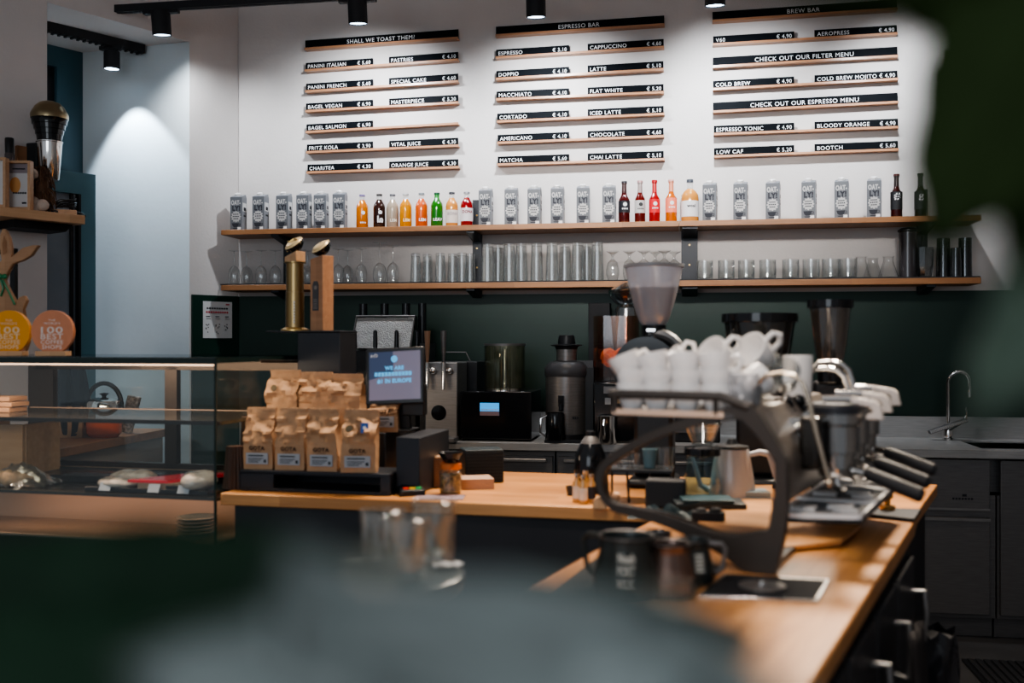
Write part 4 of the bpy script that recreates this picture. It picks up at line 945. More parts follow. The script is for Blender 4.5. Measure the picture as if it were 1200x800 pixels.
# trophies on a black pedestal
YP = .50
xa, xb_ = SX(348.5, YP), SX(398.5, YP); zq = SZ(387.5, YP, 370)
t = sthing('pedestal', 'tall black pedestal box behind the coffee bags with a thin overhanging top', 'pedestal', (xa+xb_)/2, YP)
W = (xb_-xa)/2
mb = MB(); mb.box(-W, W, 0, .16, 0, zq-ZT-.006); mb.build('column', M_bmetal, t, bev=.003)
mb = MB(); mb.box(SX(312, YP)-(xa+xb_)/2, W+.002, -.005, .17, zq-ZT-.0055, zq-ZT); mb.build('top_plate', M_bmetal, t, bev=.002)
def bean(t, z, gold, tilt=40, tz=0):
    xf = Matrix.Translation((0, -.005, z)) @ Matrix.Rotation(radians(-14), 4, 'Y') @ Matrix.Rotation(radians(tilt), 4, 'X') @ Matrix.Diagonal((1.12, 1.12, 1.12, 1))
    mb = MB(); mb.lathe([(0, -.028), (.014, -.027), (.030, -.016), (.037, 0), (.037, .003)], 28, xf=xf, close=False); mb.build('bean_back', M_blackg, t)
    mb = MB(); mb.lathe([(0, .004), (.034, .004), (.036, .002)], 28, xf=xf, close=False)
    mb.ball((0, 0, .004), (.033, .028, .008), xf=xf); b = mb.build('bean_face', M_gold, t)
    if gold: mb = MB(); mb.tube([(-.022, .006, .013), (-.008, -.004, .0135), (.008, .006, .0135), (.022, -.004, .012)], .003, 6, xf=xf); mb.build('bean_groove', M_brass, b)
x = SX(347, YP+.08); hT = SZ(290, YP+.05)-zq
t = thing('trophy', 'brass cylinder trophy topped with a golden coffee bean on the black pedestal', 'trophy', S.w(x, YP+.07, zq+.0006), S.a-.3)
mb = MB(); mb.lathe([(0, 0), (.054, 0), (.054, .006), (.045, .011), (.036, .014)], 36, close=False); mb.build('foot', M_brass, t)
H1 = hT*.84
mb = MB(); mb.lathe([(.036, .014), (.036, H1*.55), (.0375, H1*.55), (.0375, H1*.56), (.034, H1*.565), (.034, H1-.006), (.042, H1-.004), (.042, H1), (0, H1)], 36, close=False); cy = mb.build('cylinder', pm('brushed_brass', (.34, .24, .115), .32, 1), t)
mb = MB()
for k in range(8): mb.box(.0205, .0265, -.0305+.0, -.0295, .03+k*.011, .038+k*.011)
mb.build('engraved_print', M_letter, cy)
mb = MB(); mb.prism([(-.03, H1), (.03, H1), (.03, H1+.042), (-.03, H1+.020)], -.026, .026, 'y'); mb.build('wood_block', M_lwood, t, bev=.002)
mb = MB(); mb.tube([(0, 0, H1+.02), (0, -.003, H1+.055)], .005, 8); mb.build('stem', M_brass, t)
bean(t, H1+.072, True)
x = SX(378.5, YP+.08)
t = thing('trophy', 'square wooden trophy with a pale gold coffee bean and dark plaque on the black pedestal', 'trophy', S.w(x, YP+.07, zq+.0006), S.a-.35)
Hw = SZ(303, YP+.05)-zq
mb = MB(); mb.prism([(-.033, 0), (.033, 0), (.033, Hw+.014), (-.033, Hw)], -.030, .030, 'y'); mb.build('wood_block', wood('trophy_oak', (.34, .17, .09), (.52, .28, .155), .5, 0, 1, 0), t, bev=.002)
mb = MB(); mb.prism([(-.019, Hw*.28), (.012, Hw*.28), (.012, Hw*.64), (.006, Hw*.69), (-.013, Hw*.69), (-.019, Hw*.64)], -.0318, -.0302, 'y'); pl = mb.build('plaque', pm('grey_plaque', (.08, .08, .085), .5), t)
mb = MB()
for k in range(5): mb.box(-.014, .007, -.0325, -.0319, Hw*(.31+k*.03), Hw*(.32+k*.03))
mb.lathe([(0, 0), (.008, 0)], 12, xf=Matrix.Translation((-.003, -.0323, Hw*.6)) @ Matrix.Rotation(pi/2, 4, 'X'), close=False); mb.build('plaque_print', pm('plaque_ink', (.25, .22, .2), .6), pl)
mb = MB(); mb.tube([(0, 0, Hw), (0, -.003, Hw+.026)], .005, 8); mb.build('stem', M_brass, t)
bean(t, Hw+.048, False)
# customer screen
Yp_ = .27; xc, zc = S.at(456, 441, Yp_)
t = sthing('checkout_screen', 'customer display tablet showing a blue message on a dark angled stand', 'screen', xc, Yp_+.10, rz=radians(3))
t.location = S.w(xc, Yp_+.10, zr+.0003); zc -= zr
w, h = .107, .101
xf = Matrix.Translation((0, -.05, zc)) @ Matrix.Rotation(radians(-3), 4, 'Y') @ Matrix.Rotation(radians(-9), 4, 'X')
mb = MB(); mb.box(-w, w, -.004, .012, -h, h, xf=xf); mb.build('housing', pm('tablet_black', (.02, .021, .024), .25), t, bev=.005)
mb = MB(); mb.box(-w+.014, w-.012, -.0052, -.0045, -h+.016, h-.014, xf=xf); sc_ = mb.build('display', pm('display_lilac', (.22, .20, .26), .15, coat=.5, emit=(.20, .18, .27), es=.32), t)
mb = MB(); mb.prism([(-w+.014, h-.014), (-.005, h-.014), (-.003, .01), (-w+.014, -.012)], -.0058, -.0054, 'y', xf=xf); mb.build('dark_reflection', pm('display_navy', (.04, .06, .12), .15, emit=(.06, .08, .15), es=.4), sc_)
M_blue = pm('screen_blue', (.10, .40, .70), .5, emit=(.10, .42, .75), es=.8)
mb = MB()
for s_, z_, hh, ww in (('WE ARE', .022, .013, .07), ('COMING', .0, .014, .12), ('#1 IN EUROPE', -.024, .014, .125)):
    if s_ == 'COMING':
        for k in range(11): mb.box(-.072+k*.0125, -.072+k*.0125+.010, -.0066, -.0062, z_, z_+hh, xf=xf)
    else: put_text(mb, s_, -.0, z_, -.0064, hh, 'c', ww, .05, xf=xf, w=ww)
mb.lathe([(0, 0), (.012, 0)], 20, xf=xf @ Matrix.Translation((-.0, -.0064, .060)) @ Matrix.Rotation(pi/2, 4, 'X'), close=False)
mb.build('message', M_blue, sc_)
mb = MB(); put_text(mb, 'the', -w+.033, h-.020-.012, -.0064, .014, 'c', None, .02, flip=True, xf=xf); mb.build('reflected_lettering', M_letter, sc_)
mb = MB(); mb.prism([(-.05, -.0), (.05, 0), (.03, zc), (-.03, zc)], -.018, .0, 'y'); mb.box(-.06, .06, -.06, .06, 0, .008); mb.box(.02, .10, -.03, .02, zc-h-.04, zc-.03); mb.build('stand_arm', M_black, t, bev=.003)
# cable box behind tablet, plastic tray
t = ons(500, 549, 'register', 'dark till box behind the display with a clear plastic lid', 'till'); 
mb = MB(); mb.box(-.10, .06, -.06, .08, 0, .085); mb.build('till_body', M_black, t, bev=.004)
mb = MB(); mb.prism([(-.08, .087), (.05, .087), (.065, .13), (-.09, .13)], -.05, .05, 'y'); mb.build('clear_tray', glass('plastic', (.8, .84, .86), .15, .7, .1, .1, (.5, .55, .6)), t)
mb = MB(); mb.ball((-.03, 0, .10), (.03, .02, .01)); mb.build('blue_wrapper', pm('blue_wrap', (.02, .22, .32), .3), t)
# card terminal
t = ons(480, 577.5, 'card_terminal', 'black card payment terminal with coloured keys beside the black stand', 'card terminal', radians(28))
xf = Matrix.Rotation(radians(6), 4, 'X')
mb = MB(); mb.box(-.042, .042, -.072, .045, 0, .026, xf=Matrix.Rotation(radians(5), 4, 'X')); mb.build('terminal_body', M_black, t, bev=.006)
mb = MB(); mb.box(-.032, .032, -.03, .035, .030, .0315, xf=xf); mb.build('terminal_screen', M_blackg, t)
for k, c in enumerate(((.7, .05, .03), (.75, .5, .03), (.05, .45, .12))):
    mb = MB(); mb.box(-.030+k*.021, -.013+k*.021, -.066, -.054, .021, .027); mb.build('key', pm('key_%d' % k, c, .4, emit=c, es=.2), t)
# mat, jar with funnel
t = ons(517, 583, 'coaster', 'patterned paper coaster under the jar', 'coaster', radians(10))
mb = MB(); mb.box(-.085, .075, -.05, .05, 0, .002); mb.build('coaster', pm('coaster_print', (.25, .18, .20), .8, var=.8, scale=60), t)
t = ons(528, 578, 'jar', 'glass jar of beans with a copper collar and a dark funnel on top', 'jar'); t.location.z += .0025
mb = MB(); mb.lathe([(0, .002), (.035, .002), (.037, .01), (.037, .068), (.028, .078), (.028, .085)], 28, close=False); mb.build('jar_glass', M_glassd, t)
mb = MB(); mb.lathe([(0, .004), (.034, .004), (.034, .062), (0, .066)], 28, close=False); mb.build('beans', pm('mixed_beans', (.25, .15, .06), .6, var=.85, scale=90, bump=1, bscale=90), t)
mb = MB(); mb.lathe([(.036, .080), (.037, .082), (.037, .098), (.034, .10)], 28, close=False); mb.build('copper_collar', pm('copper_orange', (.60, .20, .07), .35, .5), t)
mb = MB(); mb.lathe([(.020, .10), (.024, .104), (.040, .130), (.042, .134), (.037, .133), (.02, .108), (0, .106)], 28, close=False); mb.build('funnel', M_blackg, t)
# paper bags stack
t = ons(511, 568, 'paper_bag_stack', 'stack of folded kraft paper bags beside the jar', 'paper bags', radians(6))
mb = MB(); 
for k in range(12): o_ = random.gauss(0, .0025); mb.box(-.062+o_, .062+o_, -.07, .07, .002+k*.0085, .0085+k*.0085)
mb.build('bags', M_kraftd, t)
mb = MB(); mb.grid(8, 8, lambda u, v: ((u-.5)*.125+.006*v, (v-.5)*.13, .106+.010*sin(u*6)*v+.006*v)); mb.build('top_bag', M_kraft, t)
# kraft sheets
t = ons(556, 571, 'card_sleeves', 'flat pile of pale cardboard sleeves in front of the black napkin box', 'cardboard', radians(24))
mb = MB()
for k in range(4): mb.box(-.06, .06, -.055, .055, k*.009, k*.009+.0085)
mb.build('sleeves', pm('pale_card', (.42, .27, .19), .8), t)
# black box with print
t = ons(567, 564, 'napkin_box', 'black square box of folded napkins with pale printed side', 'box', radians(26))
mb = MB(); mb.box(-.075, .065, -.04, .08, 0, .118); mb.build('box_body', pm('petrol_black', (.012, .022, .028), .5), t, bev=.003)
mb = MB()
for k in range(9): mb.box(-.074, .064, -.042, -.0405, .008+k*.0115, .013+k*.0115)
mb.build('folds', pm('fold_dark', (.006, .010, .014), .7), t)
mb = MB()
for k in range(8):
    for j in range(3): mb.box(.0655, .0662, -.03+j*.035, -.03+j*.035+.012+random.random()*.014, .012+k*.012, .017+k*.012)
mb.build('side_print', pm('teal_print', (.10, .16, .18), .7), t)
# black thermos bottle
t = ons(692, 576, 'carafe', 'black egg-shaped carafe with a silver neck left of the machine frame', 'carafe')
hh = (S.at(692, 505, S.loc(t.location)[1])[1]-ZT)
mb = MB(); mb.lathe([(0, 0), (.040, 0), (.050, .012), (.056, hh*.35), (.052, hh*.60), (.034, hh*.80)], 32, close=False); mb.build('carafe_body', M_blackg, t)
mb = MB(); mb.lathe([(.0345, hh*.80), (.022, hh*.90), (.014, hh*.93)], 32, close=False); mb.build('neck', M_dsteel, t)
mb = MB(); mb.lathe([(.014, hh*.93), (.016, hh*.94), (.016, hh), (0, hh)], 20, close=False); mb.build('stopper', M_black, t)
# small bottles
def vial(px, py, lab, dark=False):
    t = ons(px, py, 'syrup_bottle', lab, 'bottle', group='small syrup bottles at the machine')
    mb = MB(); mb.lathe([(0, 0), (.0125, 0), (.0135, .003), (.0135, .058), (.007, .070), (.007, .078)], 18, close=False); mb.build('bottle_body', pm('syrup', (.50, .27, .09), .15, coat=.5), t)
    mb = MB(); mb.lathe([(.0139, .012), (.0139, .05)], 18, close=False); mb.build('label_band', M_ink if dark else pm('cream_label', (.62, .54, .46), .6), t)
    mb = MB(); mb.lathe([(.008, .076), (.0085, .078), (.0085, .090), (0, .090)], 16); mb.build('cap', M_chrome, t)
vial(676, 588, 'leftmost small syrup bottle with a silver cap by the machine frame'); vial(686, 583.5, 'small syrup bottle with a silver cap standing behind the others'); vial(683.5, 590, 'front middle small syrup bottle with a broad cream label'); vial(693, 588.5, 'small syrup bottle with a dark label against the machine frame', True)
t = ons(669, 580, 'tea_light', 'tiny black holder left of the small syrup bottles', 'holder'); mb = MB(); mb.lathe([(0, 0), (.012, 0), (.017, .03), (.013, .03), (0, .01)], 6, close=False, smooth=False); mb.build('holder', M_black, t)
t = ons(702, 596, 'wooden_wedge', 'small rounded wooden block touching the machine frame', 'block'); mb = MB(); mb.prism([(-.02, 0), (.025, 0), (.02, .03), (0, .04), (-.015, .03)], -.012, .012, 'y'); mb.build('block', M_lwood, t, bev=.003)
# ------------------------------------------------------------------ grinders on the service counter
def grinder(px, Yl, label, lidpy, botpy, rtop, rbot, lid=True, hop=M_smoke, bodyw=.17, lidh=.03, kind=0):
    xl, zt_ = S.at(px, lidpy, Yl); _, z1 = S.at(px, botpy, Yl)
    t = sthing('coffee_grinder', label, 'grinder', xl, Yl)
    zt_ -= ZT; z1 -= ZT
    mb = MB(); n = 12; prof = [(rbot+(rtop-rbot)*(k/n)**.62, z1+(zt_-z1)*k/n) for k in range(n+1)]
    mb.lathe(prof, 36, close=False); mb.lathe([(r-.004, z) for r, z in prof], 36, close=False); hp_ = mb.build('hopper', hop, t)
    if lid: mb = MB(); mb.lathe([(rtop+.004, zt_-lidh*.6), (rtop+.007, zt_-lidh*.55), (rtop+.007, zt_+.004), (0, zt_+.006)], 36, close=False); mb.build('hopper_lid', M_blackg, hp_)
    mb = MB(); mb.lathe([(rbot+.006, z1-.05), (rbot+.008, z1+.006), (rbot, z1+.008)], 28, close=False); mb.build('hopper_collar', M_blackg, t)
    mb = MB(); mb.box(-bodyw/2, bodyw/2, -.10, .13, .0, .03); mb.box(-bodyw/2*.8, bodyw/2*.8, -.02, .12, .03, z1-.05); mb.build('grinder_body', M_black, t, bev=.02)
    return t, zt_, z1
t, zt_, z1 = grinder(766, .52, 'big coffee grinder with a tall frosted cone hopper and round black drum', 310, 383, .103, .035, lid=False, hop=M_hopper)
hp_ = [c for c in t.children if c.name.startswith('hopper')][0]
mb = MB(); zm = zt_-.0; mb.lathe([(.1035, zt_-.012), (.106, zt_-.010), (.106, zt_), (.100, zt_)], 36, close=False); mb.build('hopper_rim', pm('rim_grey', (.25, .26, .28), .3), hp_)
mb = MB(); mb.lathe([(0, zt_-.085), (.083, zt_-.082)], 36, close=False); mb.build('hopper_baffle', pm('frost_baffle', (.35, .36, .38), .4), hp_)
zz = z1-.05
mb = MB(); mb.lathe([(0, -.09), (.10, -.09), (.11, -.08), (.11, .10), (0, .10)], 36, xf=Matrix.Translation((-.02, -.0, zz-.095)) @ Matrix.Rotation(pi/2, 4, 'X')); mb.build('drum', M_blackg, t)
mb = MB(); pts = [(.10*cos(a)-.02+.03, -.02, zz-.095+.12*sin(a)) for a in [radians(20+j*12) for j in range(8)]]; mb.tube(pts, .022, 10); mb.build('drum_cover', pm('grinder_silver', (.20, .20, .20), .35, .8), t)
mb = MB(); mb.cbox((-.005, -.048, z1-.012), (.03, .01, .01)); mb.build('hopper_latch', M_chrome, t)
grinder(890, .62, 'coffee grinder with a wide dark-lidded hopper behind the white cups', 369, 440, .125, .085, bodyw=.20, lidh=.045)
grinder(973, .60, 'coffee grinder with a narrow tapering hopper and black lid at the right', 353, 430, .071, .036, bodyw=.14, lidh=.04, hop=glass('clear_smoke', (.62, .58, .55), .10, .7, .08, .08, (.3, .26, .23)))
# ================================================================== ESPRESSO MACHINE
mo = PZ(893, 673, ZT)
E = Fr((mo.x, mo.y), -17.9)
mach = thing('espresso_machine', 'three-group espresso machine with open bronze side frame and white levers', 'espresso machine', (mo.x, mo.y, ZT+.0003), E.a)
def e2(px, py, yl=0):
    x, z = E.at(px, py, yl); return (x, z-ZT)
OUT = [(698, 553), (705, 541), (725, 525), (756, 509), (800, 491), (837, 481), (875, 473), (883, 478), (897, 497), (917, 531), (922, 544), (922, 600), (917, 637), (909, 669), (903, 674), (881, 674), (866, 667), (853, 656), (834, 644), (806, 629), (775, 616), (741, 606), (716, 598), (703, 584), (697, 567)]
INN = [(709, 553), (717, 544), (741, 528), (775, 512), (806, 502), (837, 495), (866, 492), (873, 497), (884, 508), (897, 525), (908, 541), (906, 581), (900, 619), (897, 622), (893, 623), (885, 624), (873, 626), (862, 627), (848, 626), (834, 623), (806, 612), (775, 602), (744, 595), (715, 588), (706, 569)]
# resample both outlines smoothly
def resmooth(P, n=3):
    R = []
    k = len(P)
    for i in range(k):
        p0, p1, p2, p3 = P[i-1], P[i], P[(i+1) % k], P[(i+2) % k]
        for j in range(n):
            t = j/n
            R.append(tuple(.5*((2*p1[c])+(-p0[c]+p2[c])*t+(2*p0[c]-5*p1[c]+4*p2[c]-p3[c])*t*t+(-p0[c]+3*p1[c]-3*p2[c]+p3[c])*t**3) for c in (0, 1)))
    return R
O2 = [e2(*p) for p in OUT]; I2 = [e2(*p) for p in INN]
lo = min(p[1] for p in O2); O2 = [(p[0], max(p[1], .0)) for p in O2]
O3, I3 = resmooth(O2), resmooth(I2); O3 = [(p[0], max(p[1], 0)) for p in O3]
LEN = .78
mb = MB(); mb.ring(O3, I3, 0, .032); mb.build('side_frame', M_bronze, mach, bev=.004)
# cross bars joining the frames
mb = MB()
x, z = e2(903, 668); mb.box(x-.03, x-.002, .034, LEN, .0, .014)
mb.build('base_bar', M_black, mach)
# slanted body between the frames on the barista side
bp = [e2(*p) for p in ((862, 476), (884, 479), (898, 498), (917, 531), (922, 545), (921, 590), (905, 600), (903, 545), (880, 508))]
mb = MB(); mb.prism(bp, .034, LEN-.002, 'y'); mb.build('body_panel', pm('machine_panel', (.17, .145, .125), .3, .35), mach, bev=.004)
# motif on the panel: knobs and gauge ring
mb = MB()
for px, py, yl in ((903, 478, .30), (917, 474, .34), (931, 470, .42), (925, 462, .5)):
    x, z = e2(px, py, yl); mb.ball((x+.01, yl, z), .018); mb.tube([(x-.02, yl, z+.01), (x+.03, yl, z-.02)], .008, 8)
mb.build('steam_knob', M_blackg, mach)
mb = MB(); pts = []
for px, py in ((910, 517), (918, 508), (930, 501), (944, 498), (954, 499)): x, z = e2(px, py, .18); pts.append((x+.01, .18, z))
mb.tube(pts, .009, 10); mb.build('chrome_arc', M_chrome, mach)
# steam wand
mb = MB(); pts = []
for px, py in ((886, 452), (897, 440), (915, 437), (932, 441), (941, 449), (948, 470), (956, 505), (965, 540), (972, 566)):
    x, z = e2(px, py, .10); pts.append((x, .10, z))
mb.tube(pts, [.0048]*6+[.0055]*3, 12); mb.ball(pts[-1], .010); mb.build('steam_wand', pm('wand_metal', (.55, .46, .36), .2, 1), mach)
mb = MB(); p = e2(888, 452, .10); mb.tube([(p[0], .10, p[1]), (p[0]-.005, .10, p[1]-.06), (p[0], .10, p[1]-.08)], .010, 10); mb.build('wand_joint', M_dsteel, mach)
# far rear loops
mb = MB()
for yl, s in ((.50, 0), (.60, 8)):
    pts = []
    for px, py in ((944, 446), (950, 434), (960, 425), (972, 424), (986, 427), (994, 434), (1000, 453)):
        x, z = e2(px-s*.6, py+s*.9, yl); pts.append((x, yl, z))
    mb.tube(pts, .0075, 10)
mb.build('grab_rail', M_chrome, mach)
# cup tray on top
xA, zA = e2(722, 482, .02); xB, zB = e2(852, 482, .02)
zR = e2(722, 461, .02)[1]
mb = MB(); mb.box(xA, xB+.02, .0, LEN, zA-.006, zA+.004)
mb.build('cup_tray', M_dsteel, mach)
mb = MB()
for k in range(26): a = xA+(xB-xA)*k/26; mb.box(a, a+(xB-xA)/26*.72, -.004, .0, zA-.005, zA+.008)
mb.build('tray_edge_slats', pm('copper_edge', (.80, .58, .44), .4, .1), mach)
mb = MB(); w = .010
xC, zC_ = e2(876, 478, .0)
mb.tube([(xA+.0, LEN-.02, zR), (xA-.002, .0, zR), (xB-.01, -.0, zR), (xC, .005, zC_)], w, 8)
mb.tube([(xB+.03, .05, zR), (xB+.03, LEN-.02, zR)], w*.8, 8)
for x in (xA+.004, xB-.02): mb.tube([(x, .0, zA), (x, .0, zR)], .006, 6)
mb.build('cup_rail', M_bronze, mach)
# lower base: thin board shaped as the lit patch of counter, and drip tray
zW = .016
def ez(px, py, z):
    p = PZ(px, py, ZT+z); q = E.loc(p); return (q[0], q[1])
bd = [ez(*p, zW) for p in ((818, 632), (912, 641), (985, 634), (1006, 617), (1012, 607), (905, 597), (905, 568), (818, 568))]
mb = MB(); mb.prism(bd, zW-.010, zW); mb.build('lit_patch_board', wood('lit_patch_wood', (.42, .20, .075), (.62, .32, .13), .4, 0, .4), mach)
zD = .115
dt = [ez(*p, zD) for p in ((903, 603), (1010, 606), (1058, 561), (985, 552))]
dn_ = (Vector((*dt[3], 0))-Vector((*dt[0], 0))); 
mb = MB(); mb.prism(dt, zD-.018, zD-.006); mb.build('drip_tray', M_black, mach, bev=.004)
A0, A1, A2, A3 = [Vector((*q, 0)) for q in dt]
def bil(u, v): return (A0*(1-u)*(1-v)+A1*u*(1-v)+A2*u*v+A3*(1-u)*v)
mb = MB()
def strip(u0, u1, v0, v1, z0, z1):
    q = [bil(u0, v0), bil(u1, v0), bil(u1, v1), bil(u0, v1)]; mb.prism([(p.x, p.y) for p in q], z0, z1)
for v in (0, .30, .62, .96): strip(0, 1, v, v+.04, zD-.006, zD+.004)
for u in (.0, .95): strip(u, u+.05, 0, 1, zD-.006, zD+.002)
for v in (.10, .42, .74):
    strip(.12, .42, v-.02, v+.03, zD-.006, zD+.008); strip(.50, .80, v+.06, v+.11, zD-.006, zD+.006); strip(.62, .9, v-.01, v+.02, zD-.006, zD+.006)
mb.build('drip_grid', pm('tray_bright_steel', (.85, .83, .82), .25, .3), mach)
mb = MB()
for k in range(24): strip(.06, .94, .05+k*.038, .05+k*.038+.012, zD-.0055, zD-.001)
mb.build('grid_bar', M_dsteel, mach)
# group heads
for k, (px, py, yl, lv) in enumerate(((980, 473, .26, None), (994, 466, .46, None), (1007, 459, .66, None))):
    x, z = e2(px, py, yl); r = .060
    mb = MB(); mb.lathe([(r*.62, -.150), (r*.70, -.148), (r*.72, -.115), (r*.86, -.112), (r*.86, -.05), (r*.97, -.045), (r*.97, -.02)], 32, c=(x, yl, z), close=False)
    mb.box(x-.14, x-.02, yl-.03, yl+.03, z-.10, z-.035)
    g = mb.build('group_head', pm('group_steel', (.30, .29, .28), .16, 1), mach)
    mb = MB(); mb.lathe([(r*.99, -.022), (r*1.0, -.006), (r*.9, .002), (0, .004)], 32, c=(x, yl, z), close=False); mb.build('group_cap', M_bmetal, g)
    mb = MB(); mb.tube([(x-.03, yl, z+.010), (x+.02, yl, z+.012), (x+.05, yl, z+.010)], .009, 10); mb.build('lever_hub', M_chrome, g)
    # angular white lever
    mb = MB(); q = [(x+.035, z+.018), (x+.085, z+.010), (x+.098, z+.002), (x+.106, z-.034), (x+.066, z-.034), (x+.070, z-.022), (x+.084, z-.018), (x+.078, z-.006), (x+.035, z+.002)]
    mb.prism(q, yl-.014, yl+.010, 'y'); mb.build('lever', pm('lever_white', (.62, .55, .50), .35), g, bev=.003)
    # portafilter
    mb = MB(); mb.lathe([(.036, -.17), (.040, -.165), (.042, -.135), (.038, -.13)], 28, c=(x, yl, z)); mb.tube([(x+.02, yl, z-.152), (x+.07, yl-.012, z-.158)], .010, 10)
    mb.tube([(x, yl, z-.165), (x, yl, z-.19), (x+.018, yl-.01, z-.20)], .009, 8); pf = mb.build('portafilter', M_chrome, g)
    mb = MB(); mb.tube([(x+.065, yl-.012, z-.157), (x+.075, yl-.014, z-.159), (x+.13, yl-.022, z-.178), (x+.185, yl-.030, z-.197), (x+.192, yl-.031, z-.199)], [.010, .015, .0165, .0175, .012], 14); mb.build('portafilter_handle', M_blackm, pf)
mb = MB()
x0, z0 = e2(985, 500, .3)
mb.box(x0-.07, x0-.02, .16, LEN-.02, z0-.09, z0+.03); mb.build('boiler_block', pm('boiler_dark', (.06, .055, .05), .2, .9), mach, bev=.01)
# ------------------------------------------------------------------ cups on the tray
def cup_proto(r=.034, h=.055):
    t = thing('espresso_cup', '', 'cup')
    mb = MB(); mb.lathe([(0, 0), (r*.55, 0), (r*.60, .004), (r*.82, h*.35), (r*.97, h*.75), (r, h), (r*.94, h), (r*.90, h*.75), (r*.72, h*.35), (r*.4, .009), (0, .008)], 28, close=False); mb.build('cup_body', M_white, t)
    mb = MB(); mb.tube([(r*.93, 0, h*.82), (r*1.45, 0, h*.85), (r*1.62, 0, h*.6), (r*1.3, 0, h*.35), (r*.78, 0, h*.30)], .0048, 8); mb.build('handle', M_white, t)
    return t
cp = cup_proto(); first = True
ztray = ZT+zA+.0045
def putcup(px, yl, z, lab, tilt=(0, 0), rz=0, sc=1.0, group='white cups on the machine tray'):
    global first
    x = E.at(px, 450, yl)[0]
    o = cp if first else dup(cp); first = False
    o.location = E.w(x, yl, z); o.rotation_euler = (radians(tilt[0]), radians(tilt[1]), E.a+radians(rz)); o.scale = (sc, sc, sc); o['label'] = lab; o['group'] = group
COLW = ['leftmost', 'second', 'third', 'fourth']
for c, px in enumerate((741, 770.5, 805, 840)):
    for k in range(3):
        tl = (0, 0) if k < 2 else ((-8, -22), (-6, -14), (-6, -8), (-4, -5))[c]
        lab = 'white espresso cup, %s of the %s stack along the front cup rail' % (('bottom', 'middle', 'top tilted')[k], COLW[c])
        putcup(px+(k == 2)*0, .045+.004*c, ztray+k*.0345+(.003 if k == 2 else 0), lab, tl, rz=(20, 5, 0, -10)[c]+k*6, sc=1.1)
for r_, yl in enumerate((.17, .31)):
    for c, px in enumerate((800, 832, 866)):
        for k in range(2):
            putcup(px+r_*22, yl, ztray+k*.03, 'white espresso cup in the %s rear row, %s column, %s of its stack' % (('first', 'second')[r_], ('left', 'middle', 'right')[c], ('bottom', 'top', 'top')[k]), (0, 0), rz=40*c+k*20+r_*60, sc=1.12)
# tilted large cups on top
def bigcup(px, py, yl, lab, tilt, sc, rz=0):
    x, z = E.at(px, py, yl)
    putcup(px, yl, z, lab, tilt, rz, sc)
bigcup(853, 428, .16, 'large white cup lying tilted on the pile, opening towards the viewer, left one', (50, -40), 1.22, 0)
bigcup(899, 426, .22, 'large white cup lying tilted on the pile, opening towards the viewer, right one', (50, -40), 1.32, 0)
bigcup(808, 436, .20, 'white cup lying on its side behind the front stacks', (28, -50), 1.15, 0)
bigcup(868, 456, .10, 'white cup lying sideways below the two large tilted cups', (65, -20), 1.15, 150)
# plain straight mug and clear tub
x, z = E.at(935, 436, .46)
t = thing('straight_mug', 'straight white mug at the far end of the cup pile', 'mug', E.w(x, .46, ztray), E.a)
hm = E.at(935, 416, .46)[1]-ztray
mb = MB(); mb.lathe([(0, 0), (.034, 0), (.038, hm), (.034, hm), (.030, .01), (0, .01)], 28, close=False); mb.build('mug_body', M_white, t)
x, z = E.at(858, 470, .04)
t = thing('clear_tub', 'translucent plastic tub right of the front cup stacks', 'tub', E.w(x+.01, .075, ztray), E.a)
mb = MB(); mb.lathe([(0, .002), (.030, .002), (.040, .085), (.042, .087)], 28, close=False); mb.build('tub', glass('frosted_tub', (.7, .7, .72), .12, .6, .2, .35, (.6, .6, .62)), t)
for k, (px, py, yl) in enumerate(((905, 440, .24), (920, 447, .2), (893, 455, .16))):
    x, z = E.at(px, py, yl)
    t = thing('glass_cup', 'small clear glass lying among the cups by the steam tap, %s' % ('furthest', 'middle one', 'nearest')[k], 'glass', E.w(x, yl, z), E.a); t.rotation_euler = (radians(60), radians(20*k), E.a)
    mb = MB(); mb.lathe([(0, 0), (.028, 0), (.036, .06), (.034, .06), (.026, .004), (0, .004)], 24, close=False); mb.build('glass_body', M_glassd, t)
# ================================================================== THINGS ON THE ESPRESSO WORKTOP
def one(px, py, name, label, cat, rz=0, group=None):
    p = PZ(px, py, ZT); return thing(name, label, cat, (p.x, p.y, ZT+.0004), E.a+rz, group)
# rinser plate
P4 = [PZ(*p, ZT) for p in ((819, 699), (959, 707), (972, 681), (848, 674))]
c = sum(P4, Vector())/4
t = thing('pitcher_rinser', 'steel framed black rinser plate with a round spray disc in the worktop', 'rinser', (c.x, c.y, ZT+.0003))
mb = MB(); L4 = [(p.x-c.x, p.y-c.y) for p in P4]; mb.prism(L4, 0, .004); mb.build('rim', M_chrome, t, bev=.001)
mb = MB(); mb.prism([(p[0]*.93, p[1]*.84) for p in L4], .0042, .0055); mb.build('grille', M_blackm, t)
q = PZ(893, 691, ZT)
mb = MB(); mb.lathe([(0, .0065), (.047, .0065), (.047, .010), (.040, .012), (0, .013)], 32, c=(q.x-c.x, q.y-c.y, 0), close=False); dsc = mb.build('spray_disc', M_steel, t)
mb = MB(); mb.lathe([(.010, .013), (.010, .020), (0, .022)], 16, c=(q.x-c.x, q.y-c.y, 0), close=False); mb.build('nozzle', M_chrome, dsc)
